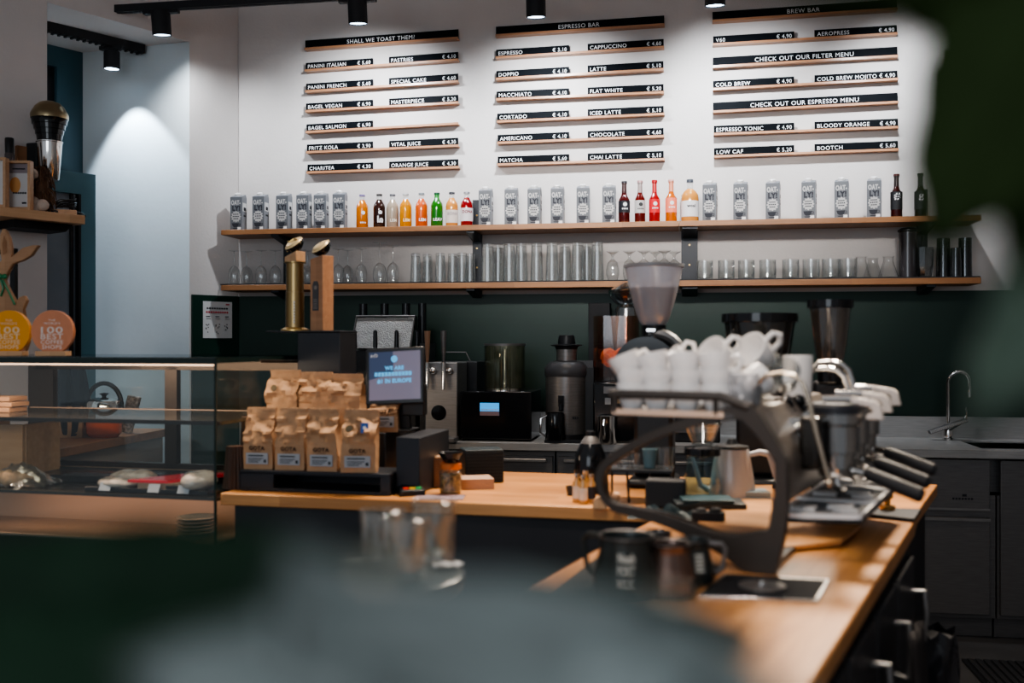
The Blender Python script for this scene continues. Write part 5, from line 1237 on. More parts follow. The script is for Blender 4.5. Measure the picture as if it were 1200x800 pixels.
# dark mat with pitchers
P4 = [PZ(*p, ZT) for p in ((640, 700), (806, 699), (848, 667), (723, 638))]
mb = MB(); mb.prism([(p.x, p.y) for p in P4], ZT+.0005, ZT+.006); tag(mb.build('bar_mat', M_blackm), 'black rubber bar mat under the milk pitchers', 'mat')
M_dpit = pm('pitcher_black', (.022, .028, .028), .3, .3)
def pitcher(px, py, pytop, r, lab, m, words=None, hand=0, cat='pitcher', emblem=False, wx_=0):
    p = PZ(px, py, ZT+.006); d = (p-Vector((0, 0, CH))).dot(Vector((-sn, cs, 0))); h = (py-pytop)/F*d
    t = thing('milk_pitcher', lab, cat, (p.x, p.y, ZT+.0065), atan2(-p.x, p.y)*-1*0+E.a*0)
    mb = MB(); mb.lathe([(0, 0), (r*.98, 0), (r*1.02, h*.05), (r, h*.30), (r*.80, h*.78), (r*.80, h*.97), (r*.84, h), (r*.80, h), (r*.76, h*.95), (r*.76, h*.78), (r*.94, h*.3), (r*.9, .01), (0, .008)], 36, close=False)
    b = mb.build('pitcher_body', m, t)
    mb = MB(); mb.prism([(-r*.25, h*.90), (r*.25, h*.90), (0, h*.985)], 0, .001, 'y')
    mb = MB(); a = hand; c_, s_ = cos(a), sin(a)
    mb.tube([(r*.78*c_, r*.78*s_, h*.93), (r*1.4*c_, r*1.4*s_, h*.92), (r*1.58*c_, r*1.58*s_, h*.80), (r*1.45*c_, r*1.45*s_, h*.35), (r*1.15*c_, r*1.15*s_, h*.22)], .0055, 10); mb.build('handle', m if not emblem else M_dsteel, t)
    mb = MB(); mb.lathe([(r*.81, h*.985), (r*.845, h*.995), (r*.83, h*1.01), (r*.79, h*1.0)], 36, close=False); mb.build('rim', M_dsteel, t)
    if words or emblem:
        mb = MB()
        va = atan2(p.y, p.x)+pi
        if words:
            for k, wd in enumerate(words): put_text(mb, wd, 0, h*(.62-.2*k), 0, h*.15, 'c', None, .04, w=r*.50)
        else:
            for k in range(5): mb.box(-r*.22, r*.22, 0, .0001, h*(.30+k*.09), h*(.36+k*.09))
        V = []
        for v in mb.v:
            z = v[2]; rr = r*(1.0 if z < h*.3 else 1.0-.2*(z-h*.3)/(h*.48))+.002
            if z > h*.78: rr = r*.80+.002
            an = va + (v[0])/rr + (.0 if words else .35)
            V.append((rr*cos(an), rr*sin(an), z))
        mb.v = V; mb.build('lettering', pm('pitcher_print', (.38, .41, .39), .6), t)
    return t
pitcher(734, 693, 627, .066, 'large black milk pitcher lettered PORT MILK nearest the viewer on the bar mat', M_dpit, ['Noah', 'PORT', 'MILK'], hand=radians(150))
pitcher(785, 693, 636, .050, 'brownish metal milk pitcher in the middle of the bar mat', pm('pitcher_bronze', (.14, .10, .085), .25, .85), hand=radians(200))
pitcher(812, 680, 632, .042, 'black milk pitcher with a pale emblem and steel handle at the right', M_dpit, None, hand=radians(-5), emblem=True)
pitcher(771, 668, 623, .036, 'small dark steel pitcher standing behind the brownish one', pm('pitcher_small', (.10, .09, .085), .25, .9), hand=radians(80))
mb = MB(); P4 = [PZ(*p, ZT) for p in ((1018, 606), (1071, 612), (1079, 600), (1030, 598))]
mb.prism([(p.x, p.y) for p in P4], ZT+.0005, ZT+.01); tag(mb.build('tamping_mat', M_blackm), 'small black tamping mat on the corner of the worktop beyond the drip tray', 'mat')
t = one(1040, 601, 'tamper', 'small brass-coloured tamper on the black tamping mat', 'tamper'); t.location.z += .0105
mb = MB(); mb.lathe([(0, 0), (.022, 0), (.022, .012), (.008, .016), (.008, .028), (.016, .036), (.014, .048), (0, .05)], 24, close=False); mb.build('tamper_body', pm('tamper_brass', (.45, .25, .08), .3, .8), t)
# things seen through the frame
t = ons(858, 586, 'electric_kettle', 'white gooseneck electric kettle seen through the machine frame', 'kettle')
kh = .165
mb = MB(); mb.lathe([(0, 0), (.074, 0), (.076, .008), (.066, kh*.5), (.052, kh), (0, kh+.004)], 32, close=False); mb.build('kettle_body', pm('kettle_white', (.50, .52, .54), .3, coat=.3), t)
mb = MB(); mb.tube([(-.072, 0, .03), (-.10, 0, .045), (-.115, 0, .10), (-.135, 0, .165)], [.011, .009, .007, .006], 10); mb.build('spout', pm('kettle_white', (.5, .52, .54), .3), t)
mb = MB(); mb.tube([(.05, 0, kh-.02), (.085, 0, kh-.01), (.112, 0, kh-.015), (.120, 0, kh-.03), (.145, 0, .05)], [.008, .010, .011, .011, .010], 10); mb.build('handle', pm('kettle_handle', (.45, .45, .48), .35), t)
mb = MB(); mb.lathe([(.05, kh+.002), (.052, kh+.008), (.02, kh+.014), (.012, kh+.03), (0, kh+.032)], 24, close=False); mb.build('lid', M_black, t)
t = ons(823, 590, 'glass_server', 'clear glass coffee server left of the white kettle', 'server')
mb = MB(); mb.lathe([(0, .002), (.062, .002), (.066, .02), (.048, .13), (.050, .15)], 32, close=False); mb.build('server_body', glass('teal_glass', (.55, .70, .74), .06, .7), t)
mb = MB(); mb.lathe([(.050, .15), (.056, .152), (.056, .175), (.02, .182), (0, .182)], 28, close=False); mb.build('lid', M_blackg, t)
mb = MB(); mb.lathe([(.030, .183), (.06, .25), (.056, .25), (.026, .186)], 28, close=False); mb.build('dripper', M_glassd, t)
t = ons(838, 600, 'book_stack', 'stack of dark books in front of the white kettle', 'books', radians(10))
mb = MB(); 
mb.box(-.125, .075, -.05, .07, 0, .016, 0); mb.box(-.12, .085, -.048, .07, .0165, .032, 0); mb.build('book', pm('book_dark', (.015, .022, .026), .4), t, bev=.002)
mb = MB(); mb.box(-.10, .05, -.045, .06, .0325, .042); mb.build('book', pm('book_teal', (.03, .06, .07), .35), t, bev=.002)
t = ons(880, 588, 'box', 'pale grey flat boxes right of the kettle', 'box', radians(12)); mb = MB(); mb.box(-.03, .06, -.04, .05, .0, .018); mb.box(-.025, .055, -.035, .05, .019, .036); mb.build('box', pm('pale_grey', (.30, .36, .38), .5), t, bev=.002)
t = ons(830, 616, 'tool_box', 'low black knobbly gadget on the worktop inside the machine frame', 'gadget') 
t.location = (PZ(846, 624, ZT+.0).x, PZ(846, 624, ZT).y, ZT+zW+.001) if False else t.location
mb = MB(); mb.box(-.045, .045, -.02, .02, 0, .04); mb.ball((-.02, 0, .04), (.016, .016, .01)); mb.ball((.02, 0, .04), (.018, .016, .012)); mb.build('body', M_blackm, t, bev=.004)
t = ons(752, 586, 'glass_rack', 'black rack on thin legs with small glasses, seen through the machine frame', 'rack')
mb = MB(); mb.box(-.11, .10, -.06, .08, .095, .103)
for x in (-.105, -.04, .03, .095): mb.tube([(x, -.055, .095), (x+.006, -.055, 0)], .004, 6)
for x in (-.105, .095): mb.tube([(x, .075, .095), (x, .075, 0)], .004, 6)
mb.build('rack', M_black, t)
rk = t.location
for i, (x, h, lab) in enumerate(((-.09, .045, 'first small glass on the black rack from the left'), (-.055, .045, 'second small glass on the black rack from the left'), (-.02, .045, 'third small glass on the black rack from the left'), (.075, .065, 'larger glass at the right end of the black rack'))):
    p = rk+S.u*x; mb = MB(); mb.lathe([(0, 0), (.014 if h < .05 else .024, 0), (.017 if h < .05 else .028, h)], 20, close=False); o = mb.build('shot_glass', M_glassd, None, (p.x, p.y, ZT+.1045)); tag(o, lab, 'glass')
p = rk+S.u*.025; mb = MB(); mb.lathe([(0, 0), (.018, 0), (.024, .06), (.021, .06), (.016, .004), (0, .004)], 20, close=False); tag(mb.build('paper_cup', pm('teal_cup', (.10, .16, .18), .5), None, (p.x, p.y, ZT+.1045)), 'small teal cup among the glasses on the black rack', 'cup')
t = ons(765, 600, 'black_scale', 'black box-shaped knock container under the glass rack', 'container'); mb = MB(); mb.box(-.03, .09, .07, .14, 0, .085); mb.build('box', M_blackm, t, bev=.006)
t = ons(722, 598, 'brass_ball_tool', 'small round brass knob tool on a dark base behind the frame', 'tool'); mb = MB(); mb.lathe([(0, 0), (.015, 0), (.015, .01), (.005, .012), (.005, .03)], 16); mb.ball((0, 0, .042), .014, m=1); mb.build('tool', [M_black, pm('cork_brass', (.45, .25, .14), .4)], t)
t = ons(786, 608, 'dark_cloth', 'crumpled dark teal cloth lying behind the machine frame', 'cloth')
mb = MB(); mb.grid(20, 12, lambda u, v: ((u-.5)*.24, (v-.5)*.09, .004+.03*abs(noise.noise(Vector((u*4, v*4, 2))))*4*sin(pi*u)*sin(pi*v))); mb.build('cloth', pm('cloth_teal', (.015, .035, .042), .6), t)
# ================================================================== DISPLAY CASE
co = PD(252.5, 402, 3.32); CF = Fr((co.x, co.y), -3.9)
CL_ = 1.25; CD = .72
zc_ = CF.at(250, 422, 0)[1]
t = thing('display_case', 'glass pastry display case with dark metal frame beside the service counter', 'display case', (co.x, co.y, 0), CF.a); case = t
M_cframe = pm('case_bronze', (.07, .055, .045), .35, .7)
def cz(py, yl=0, px=150): return CF.at(px, py, yl)[1]
def cxx(px, yl): return CF.at(px, 450, yl)[0]
mb = MB(); mb.box(-CL_, 0, 0.01, CD, 0, .745); mb.build('base', M_cab, t)
mb = MB(); mb.box(-CL_, -.004, .012, CD-.02, .746, .752); mb.box(-CL_, -.004, CD-.05, CD-.03, .752, .90)
zdk = cz(577, .0)
mb.box(-CL_, -.006, .30, .305, .752, zdk-.03)
mb.build('lower_deck', pm('case_beige', (.50, .33, .23), .4, .2), t)
mb = MB(); mb.box(-CL_, -.008, .03, CD-.06, zdk-.022, zdk-.012); mb.build('deck', pm('deck_dark', (.05, .05, .045), .25, .5), t)
mb = MB(); mb.box(-CL_, 0, 0, .005, .745, zc_); mb.build('front_glass', M_casegl, t)
mb = MB(); mb.box(-.005, 0, .005, CD, .745, zc_); mb.build('side_glass', glass('side_glass_mat', (.93, .96, .95), .02, .10, .01), t)
mb = MB(); mb.box(-CL_, .0, 0, CD+.02, zc_, zc_+.010); mb.build('top_glass', glass('case_top', (.55, .60, .60), .12, .6, .02), t)
mb = MB(); mb.box(-CL_, 0, -.003, .006, zc_-.012, zc_+.008); mb.box(-.006, .002, .0, CD, zc_-.010, zc_+.008, 0); mb.box(-.004, .003, -.003, .004, .745, zc_); mb.build('edge_strip', pm('glass_edge', (.012, .025, .022), .25), t)
mb = MB(); mb.box(-CL_, -.02, .02, .040, zc_-.019, zc_-.015); mb.build('light_strip', pm('led_strip', (1, .8, .65), .4, emit=(1, .62, .40), es=3), t)
# middle glass shelf
zm = cz(491.5, .06)
mb = MB(); mb.box(-CL_, -.012, .06, CD-.18, zm-.012, zm); mb.build('middle_shelf', glass('shelf_glass', (.40, .43, .42), .15, .6, .03, .12, (.08, .07, .06)), t)
mb = MB(); mb.box(-CL_, -.012, .055, .061, zm-.013, zm+.001); mb.build('shelf_edge', M_black, t)
# rear frame
mb = MB(); yb = CD-.04
zr1, zr2 = cz(433, yb), cz(545, yb)
for a, b in ((33, 62), (193, 207)):
    mb.box(cxx(a, yb), cxx(b, yb), yb, yb+.03, zr2-.02, zc_-.001)
mb.box(-CL_, -.0, yb, yb+.03, zr1-.0, zc_-.001); mb.box(-CL_, -.0, yb, yb+.03, zdk-.01, zr2+.012); mb.box(-.02, -.0, yb, yb+.03, .75, zc_-.001)
mb.build('rear_frame', M_cframe, t)
mb = MB(); mb.box(-CL_, -.01, yb-.03, yb-.003, cz(487, yb), cz(478, yb)); mb.build('rear_rail', pm('rail_beige', (.55, .38, .28), .45), t)
mb = MB(); mb.box(-CL_, -.02, yb+.012, yb+.016, zr2, zr1); mb.build('sliding_pane', M_casegl, t)
# right corner hinge frame
mb = MB(); x = .0
mb.tube([(x+.004, CD-.02, .9), (x+.004, CD-.02, zc_-.05), (x+.004, CD-.06, zc_-.015), (x+.004, .3, zc_-.008)], .006, 8); mb.build('corner_frame', M_cframe, t)
cw = lambda x, y, z: CF.w(x, y, z)
def inc(px, yl, z, name, label, cat, rz=0, group=None):
    return thing(name, label, cat, cw(cxx(px, yl), yl, z), CF.a+rz, group)
# tray of pastries
zd = zdk-.0115
t = inc(178, .08, zd, 'serving_tray', 'long dark tray at the bottom of the case holding wrapped bread and the red box', 'tray')
xw0, xw1 = cxx(104, .08)-cxx(178, .08), cxx(247, .08)-cxx(178, .08)
mb = MB(); mb.box(xw0, xw1, -.02, .30, 0, .006); mb.box(xw0, xw1, -.024, -.018, 0, .018); mb.box(xw0, xw1, .30, .305, 0, .02); mb.build('tray', M_blackg, t, bev=.002)
M_wrap = pm('cling_wrap', (.55, .48, .42), .25, var=.25, scale=30, bump=1.0, bscale=45, coat=.8)
M_bread = pm('bread', (.50, .33, .20), .7, var=.3, scale=30, bump=.6, bscale=40)
def loaf(px, yl, lab, sz, m=M_wrap, rz=0, name='wrapped_bread', cat='bread', seed=1):
    t = inc(px, yl, zd+.0065, name, lab, cat, rz)
    def fn(u, v):
        a = u*2*pi; b = v*pi*.999
        q = Vector((sz[0]*sin(b)*cos(a), sz[1]*sin(b)*sin(a), sz[2]*(1-cos(b))))
        n = 1+.16*noise.noise(Vector((q.x*18+seed, q.y*18, q.z*25)))
        return (q.x*n, q.y*n, max(0, q.z*n))
    MB().grid(26, 14, fn).build('wrapping' if m is M_wrap else 'crust', m, t, sharp=50); return t
loaf(140, .12, 'wrapped flat bread at the left end of the tray in the case', (.085, .07, .022), seed=2)
loaf(158, .20, 'pale wrapped roll behind the left bread in the case', (.10, .05, .028), seed=5)
loaf(233, .12, 'shiny wrapped bun at the right end of the tray in the case', (.055, .08, .036), seed=8)
t = inc(193, .10, zd+.0065, 'red_box', 'flat red-topped sandwich box on the case tray', 'box', radians(3))
mb = MB(); mb.box(-.085, .07, -.03, .16, 0, .03); mb.build('box_body', pm('kraft_box', (.42, .28, .18), .6), t)
mb = MB(); mb.prism([(-.12, -.035), (.03, -.035), (.17, .20), (.02, .20)], .0305, .040); mb.build('red_lid', pm('red_film', (.75, .02, .03), .25, coat=.4, emit=(.6, .01, .02), es=.15), t)
t = inc(210, .09, zd+.0065, 'sandwich', 'sandwich slices in a dark sleeve beside the red box', 'sandwich')
mb = MB(); mb.box(-.04, .05, -.02, .10, 0, .022); mb.build('sleeve', M_black, t); mb = MB(); mb.grid(10, 8, lambda u, v: ((u-.5)*.10, -.02+v*.14, .030+.012*noise.noise(Vector((u*5, v*5, 0))))); mb.prism([(-.045, -.018), (.05, -.018), (.05, .11), (-.045, .11)], .0225, .028); mb.build('bread_slice', M_bread, t)
for i, px in enumerate((122, 179, 214)):
    t = inc(px, .05, zd+.0065, 'price_tag', 'small pale price tag leaning on the front of the case tray, %s' % ('left', 'middle', 'right')[i], 'price tag')
    mb = MB(); mb.prism([(-.022, 0), (.022, 0), (.022, .030), (-.022, .030)], -.001, .001, 'y', xf=Matrix.Rotation(radians(-25), 4, 'X')); mb.build('card', pm('tag_grey', (.38, .42, .47), .5), t)
t = inc(20, .14, zd, 'croissant_bag', 'open wrapped pastry bag at the left of the case', 'pastry')
mb = MB()
def cro(u, v):
    a = -1.2+2.4*u; r = .030*sin(pi*min(.96, max(.04, u)))*(1+.12*sin(u*40)); b = v*2*pi
    return (.09*sin(a), -.05*cos(a)+r*cos(b)*.8, .03+r*sin(b))
mb.grid(40, 14, cro); mb.build('croissant', M_bread, t)
mb = MB(); mb.grid(20, 14, lambda u, v: ((u-.5)*.26, (v-.4)*.18, .005+.07*sin(pi*u)*sin(pi*v)+.015*noise.noise(Vector((u*9, v*9, 1))))); mb.build('wrapping', glass('film', (.75, .75, .72), .25, .6, .2, .12, (.6, .5, .42)), t)
t = inc(98, .35, zd, 'baking_tray', 'empty black baking tray at the back left of the case deck', 'tray')
mb = MB(); mb.box(-.12, .16, -.09, .10, 0, .008); mb.box(-.12, .16, -.095, -.09, 0, .025); mb.build('tray', M_black, t, bev=.002)
t = inc(12, .36, zd, 'wooden_crate', 'pale wooden crate panel at the left end of the case', 'crate')
mb = MB(); mb.box(-.20, .055, 0, .02, 0, .20); mb.box(-.20, .055, .02, .22, 0, .012); mb.box(.04, .055, .02, .22, .012, .20); mb.box(-.2, -.185, .02, .22, .012, .20); mb.build('crate', M_lwood, t, bev=.002)
t = inc(5, .30, zm+.0005, 'wooden_tray', 'stack of small wooden boards on the case middle shelf at far left', 'boards')
mb = MB()
for k in range(3): mb.box(-.10, .055+.01*(k % 2), -.04, .06, k*.021, k*.021+.018)
mb.build('boards', pm('tray_wood', (.30, .17, .10), .55, var=.2), t, bev=.002)
# plates below
t0_ = None
for k in range(5):
    t = inc(231, .14, .7525+k*.012, 'plate', 'grey-rimmed plate, %s from the bottom of the stack inside the lower case' % ORD[k], 'plate', group='stack of plates in the case')
    mb = MB(); mb.lathe([(0, .001), (.045, .001), (.062, .010), (.070, .0115), (.070, .013), (.06, .012), (.044, .004), (0, .004)], 36, close=False); mb.build('plate', pm('plate_grey', (.20, .20, .18), .2, coat=.4), t)
# pot behind case on a wooden side worktop
zsw = .97
Aw, Bw = PZ(62, 527, zsw), PZ(197, 502, zsw)
nw = Vector((-(Bw-Aw).y, (Bw-Aw).x, 0)).normalized()
pts = [Aw, Bw, Bw+nw*.35, Aw+nw*.5]
o = MB().prism([(p.x, p.y) for p in pts], zsw-.04, zsw).build('side_worktop', M_shelf, bev=.003); tag(o, 'wooden side worktop behind the display case', 'worktop')
pts2 = [Aw+nw*.03, Bw+nw*.03, Bw+nw*.33, Aw+nw*.45]
o = MB().prism([(p.x, p.y) for p in pts2], 0, zsw-.041).build('side_cabinet', pm('pale_cabinet', (.36, .33, .31), .6)); tag(o, 'pale cabinet under the wooden side worktop', 'cabinet')
p = PZ(122, 512, zsw); dpt = (p-Vector((0, 0, CH))).dot(Vector((-sn, cs, 0)))
def pz(py): return CH-(py-HZ)/F*dpt-zsw
t = thing('soup_pot', 'orange pot with steel rim and big black arched handle behind the display case', 'pot', (p.x, p.y, zsw+.0003), .2)
r = 27/F*dpt*.8
mb = MB(); mb.lathe([(0, 0), (r*.7, 0), (r*.9, .02), (r*.95, pz(487))], 32, close=False); mb.build('pot_body', pm('orange_enamel', (.65, .11, .03), .25, coat=.5), t)
mb = MB(); mb.lathe([(r*.96, pz(487)), (r*1.02, pz(480)), (r*1.02, pz(472)), (r*.95, pz(469)), (r*.5, pz(466)), (0, pz(465))], 32, close=False); l_ = mb.build('lid', M_chrome, t)
mb = MB(); mb.lathe([(.008, pz(466)), (.012, pz(463)), (.024, pz(461)), (0, pz(460))], 16, close=False); mb.build('lid_knob', M_black, l_)
mb = MB(); R_ = r*.92; pts = [(R_*cos(a), 0, pz(474)+(pz(449)-pz(474))*sin(a)) for a in [j*pi/14 for j in range(15)]]; mb.tube(pts, .011, 10); mb.build('arched_handle', M_black, t)
for k, (px, lab, sz, m, ry) in enumerate(((97, 'patterned upright pouch left of the orange pot', (.034, .02, .20), pm('pouch_pattern', (.30, .27, .25), .6, var=.8, scale=60), -4), (143, 'patterned pouch leaning right of the orange pot', (.036, .02, .19), pm('pouch_pattern', (.3, .27, .25), .6), 14))):
    q = PZ(px, 508, zsw); t = thing('tea_pouch', lab, 'pouch', (q.x, q.y+.03, zsw+.001), .2); t.rotation_euler = (0, radians(ry), .2)
    mb = MB(); mb.box(-sz[0]/1.2, sz[0]/1.2, -sz[1], sz[1], 0.004, sz[2]); mb.build('pouch', m, t, bev=.004)
q = PZ(89, 512, zsw); t = thing('kraft_box', 'low tan carton left of the orange pot', 'box', (q.x, q.y, zsw+.0003), .2); mb = MB(); mb.box(-.06, .05, -.05, .05, 0, .15); mb.build('box', M_kraft, t, bev=.003)
q = PZ(76, 515, zsw); t = thing('dark_jacket', 'dark navy cloth bundle hanging behind the case at left', 'cloth', (q.x-.03, q.y+.10, zsw+.0), .2)
mb = MB(); mb.grid(18, 18, lambda u, v: ((u-.5)*.17*(.6+.4*sin(pi*v)), .03*sin(u*16)*(.4+v*.5), .01+v*.36+.01*sin(u*9))); oo = mb.build('cloth', pm('navy_cloth', (.01, .02, .035), .9), t); md = oo.modifiers.new('s', 'SOLIDIFY'); md.thickness = .02
# ------------------------------------------------------------------ on top of the case
ztc = zc_+.0105
def ontop(px, yl, name, label, cat, rz=0): return thing(name, label, cat, cw(cxx(px, yl), yl, ztc), CF.a+rz)
def disc(px, yl, lab, col, tcol):
    t = ontop(px, yl, 'award_disc', lab, 'award', radians(10))
    d = 3.45; r = 26.3/F*d
    mb = MB(); mb.box(-.057, .057, -.022, .022, 0, .018); mb.build('base_block', M_lwood, t, bev=.002)
    zc0 = .010+r
    mb = MB(); mb.lathe([(0, -.009), (r, -.009), (r, .009), (0, .009)], 64, xf=Matrix.Translation((0, 0, zc0)) @ Matrix.Rotation(pi/2, 4, 'X')); mb.build('disc', col, t)
    mb = MB()
    for s_, z_, h_, w_ in (('THE', .133-.018, .007, .026), ("WORLD'S", .120-.017, .008, .062), ('100', .085-.013, .023, .082), ('BEST', .065-.015, .020, .084), ('COFFEE', .046-.014, .015, .084), ('SHOPS', .026-.012, .015, .074)):
        z_ = (z_+.012)*r/.0785; put_text(mb, s_, 0, z_, -.0102, h_*r/.0785, 'c', None, .015, w=w_*r/.0785)
    mb.build('lettering', tcol, t)
disc(12, .10, 'amber yellow round 100 BEST COFFEE SHOPS award cut by the left edge', pm('amber_disc', (.80, .33, .03), .4, var=.04), pm('pale_orange_print', (.85, .62, .38), .6))
disc(62.5, .11, 'tan coral round 100 BEST COFFEE SHOPS award on a wooden block', pm('coral_disc', (.62, .24, .12), .45, var=.06, scale=30), pm('pale_coral_print', (.78, .66, .60), .6))
# bunny
t = ontop(8, .34, 'wooden_bunny', 'flat wooden bunny with long ears and a green ribbon behind the awards', 'bunny figure', radians(6))
yb_ = .34
def bz(px, py): x, z = CF.at(px, py, yb_); return (x-cxx(8, yb_), z-ztc)
bun = [(-30, 418), (28, 418), (33, 400), (27, 362), (31, 352), (28, 346), (22, 349), (20, 355), (12, 340), (7, 328), (11, 318), (16, 309), (27, 305), (36, 299), (41, 291), (44, 287), (38, 287), (27, 290), (18, 298), (14, 302), (14, 290), (12, 279), (8, 270), (5, 268), (2, 276), (2, 292), (4, 305), (-3, 312), (-10, 322), (-8, 334), (-20, 350), (-32, 375)]
P_ = [bz(*p) for p in bun]; P_ = [(p[0], max(.0, p[1])) for p in P_]
mb = MB(); mb.prism(P_, -.011, .011, 'y'); mb.build('figure', wood('bunny_wood', (.33, .17, .085), (.50, .29, .155), .55, 0, 1, 0), t, bev=.003)
mb = MB(); a, b = bz(-2, 326), bz(10, 324); mb.tube([(a[0]-.02, -.014, a[1]), (a[0]+.01, -.016, a[1]-.004), (b[0]-.004, -.014, b[1]+.003)], .006, 8)
c1, c2, c3 = bz(6, 328), bz(14, 345), bz(19, 357); mb.tube([(c1[0], -.014, c1[1]), (c2[0], -.014, c2[1]), (c3[0], -.014, c3[1])], .0045, 8)
c1, c2, c3 = bz(4, 328), bz(7, 338), bz(4, 347); mb.tube([(c1[0], -.015, c1[1]), (c2[0], -.016, c2[1]), (c3[0], -.014, c3[1])], .004, 8); mb.ball((b[0]-.006, -.018, b[1]), (.012, .006, .010)); mb.ball((b[0]-.03, -.018, b[1]), (.014, .006, .012))
mb.build('green_ribbon', pm('green_satin', (.01, .17, .06), .3), t)
mb = MB(); e1, e2_ = bz(8, 280), bz(9, 298); mb.prism([(bz(7, 276)[0], bz(7, 276)[1]), (bz(10, 284)[0], bz(10, 284)[1]), (bz(10, 296)[0], bz(10, 296)[1]), (bz(6, 299)[0], bz(6, 299)[1]), (bz(5, 286)[0], bz(5, 286)[1])], -.0125, -.0115, 'y'); mb.build('ear_inlay', M_kraftd, t)
t = ontop(4, .50, 'picture_frame', 'thin black frame standing behind the wooden bunny', 'frame', 0)
x, zt2 = CF.at(19, 291, .5); w = x-cxx(4, .5)
mb = MB(); h = zt2-ztc; mb.box(w-.022, w, -.01, .01, 0, h); mb.box(-.25, w, -.01, .01, h-.022, h); mb.box(-.25, w, -.01, .01, 0, .02); mb.box(-.25, -.228, -.01, .01, 0, h); mb.build('frame', M_black, t)
# ================================================================== FOREGROUND TABLE AND GLASSES
ft = PD(470, 665, 1.76)
zt_f = CH-(668-HZ)/F*1.74
tc = PD(446, 402, 1.74); t = thing('high_table', 'dark round high table in the blurred foreground under the water glasses', 'table', (tc.x, tc.y, 0))
mb = MB(); mb.lathe([(0, zt_f-.03), (.14, zt_f-.03), (.145, zt_f-.025), (.145, zt_f-.004), (.14, zt_f), (0, zt_f)], 48, close=False); mb.build('tabletop', pm('table_dark', (.035, .045, .045), .35), t)
mb = MB(); mb.lathe([(.02, .02), (.02, zt_f-.031)], 20); mb.build('pole', M_blackm, t)
mb = MB(); mb.lathe([(0, 0), (.11, 0), (.11, .012), (.03, .022), (0, .022)], 36, close=False); mb.build('table_base', M_blackm, t)
def wg(px, py, d, lab, h, rb=.036, rt=.042):
    p = PD(px, py, d); t = thing('water_glass', lab, 'glass', (p.x, p.y, zt_f+.0005))
    mb = MB(); mb.lathe([(0, 0), (rb, 0), (rb+.001, .004), (rt, h), (rt-.002, h+.001), (rt-.003, h), (rb-.003, .012), (0, .010)], 12, close=False, smooth=False); mb.build('glass_body', glass('thick_glass', (.90, .91, .90), .10, .9, .08, .04, (.7, .55, .42), dark=.6), t)
wg(508, 660, 1.82, 'right hand clear water glass, furthest back on the high table', .108)
wg(474, 664, 1.69, 'middle clear water glass nearest the viewer on the high table', .100)
wg(449, 662, 1.78, 'left hand faint water glass on the high table', .098)
p = PD(538, 660, 1.76); t = thing('sugar_sachet', 'torn white sugar sachet lying right of the water glasses', 'sachet', (p.x-.02, p.y, zt_f+.0005), .3)
mb = MB(); mb.grid(6, 4, lambda u, v: ((u-.5)*.05, (v-.5)*.025, .002+.008*abs(sin(u*7+v*2)))); mb.build('paper', M_paper, t)
# ================================================================== PLANTS IN FRONT
def leafmat(name, c1, c2, rough=.35):
    m = pm(name, c1, rough, var=.25, scale=8, coat=.2)
    return m
M_l1 = pm('leaf_dark', (.010, .026, .013), .7, var=.3, scale=12, spec=.15)
M_l2 = pm('leaf_grey', (.20, .225, .215), .55, var=.35, scale=14)
M_l3 = pm('leaf_green', (.019, .033, .009), .7, var=.3, scale=10, spec=.15)
def leaf(t, base, tip, halfw, m, bulge=.02, fold=.15, wdir=None, name='leaf', petiole=None, prof=.75):
    b = Vector(base)-t.location; e = Vector(tip)-t.location; ax = (e-b); L = ax.length; ax.normalize()
    vd = (Vector(base)+Vector(tip))/2-Vector((0, 0, CH)); vd.normalize()
    w = ax.cross(vd); w.normalize(); n = w.cross(ax); n.normalize()
    def fn(u, v):
        s = (v-.5)*2; ww = halfw*(sin(pi*min(1, u**prof)))**.8 if 0 < u < 1 else 0
        ww *= 1+.03*sin(u*34)
        p = b+ax*(L*u)+w*(ww*s)+n*(bulge*sin(pi*u)+fold*abs(s)*ww-.004*sin(abs(s)*14+u*20)*abs(s))
        return tuple(p)
    MB().grid(28, 12, fn).build(name, m, t, sharp=80)
    mb = MB(); mb.tube([tuple(b+ax*(L*u)+n*(bulge*sin(pi*u)-.0008)) for u in [k/12 for k in range(13)]], [.0018*(1.2-k/12) for k in range(13)], 6); r_ = mb.build('midrib', m, t)
def potplant(lab, base, top, cat='plant', name='potted_plant', ph=.35, pr=.16):
    t = thing(name, lab, cat, (base[0], base[1], 0))
    mb = MB(); mb.lathe([(0, 0), (pr*.75, 0), (pr, ph), (pr*1.04, ph), (pr*.92, ph), (pr*.9, ph-.04), (0, ph-.04)], 32, close=False); mb.build('pot', pm('pot_grey', (.12, .12, .12), .7), t)
    mb = MB(); k = Vector(top)-t.location
    mb.tube([(0, 0, ph-.05), (.01, .0, ph+.3), (k.x*.6, k.y*.6, k.z*.7), tuple(k)], [.016, .013, .010, .006], 8); mb.build('stem', pm('stem_brown', (.06, .05, .03), .8), t)
    return t
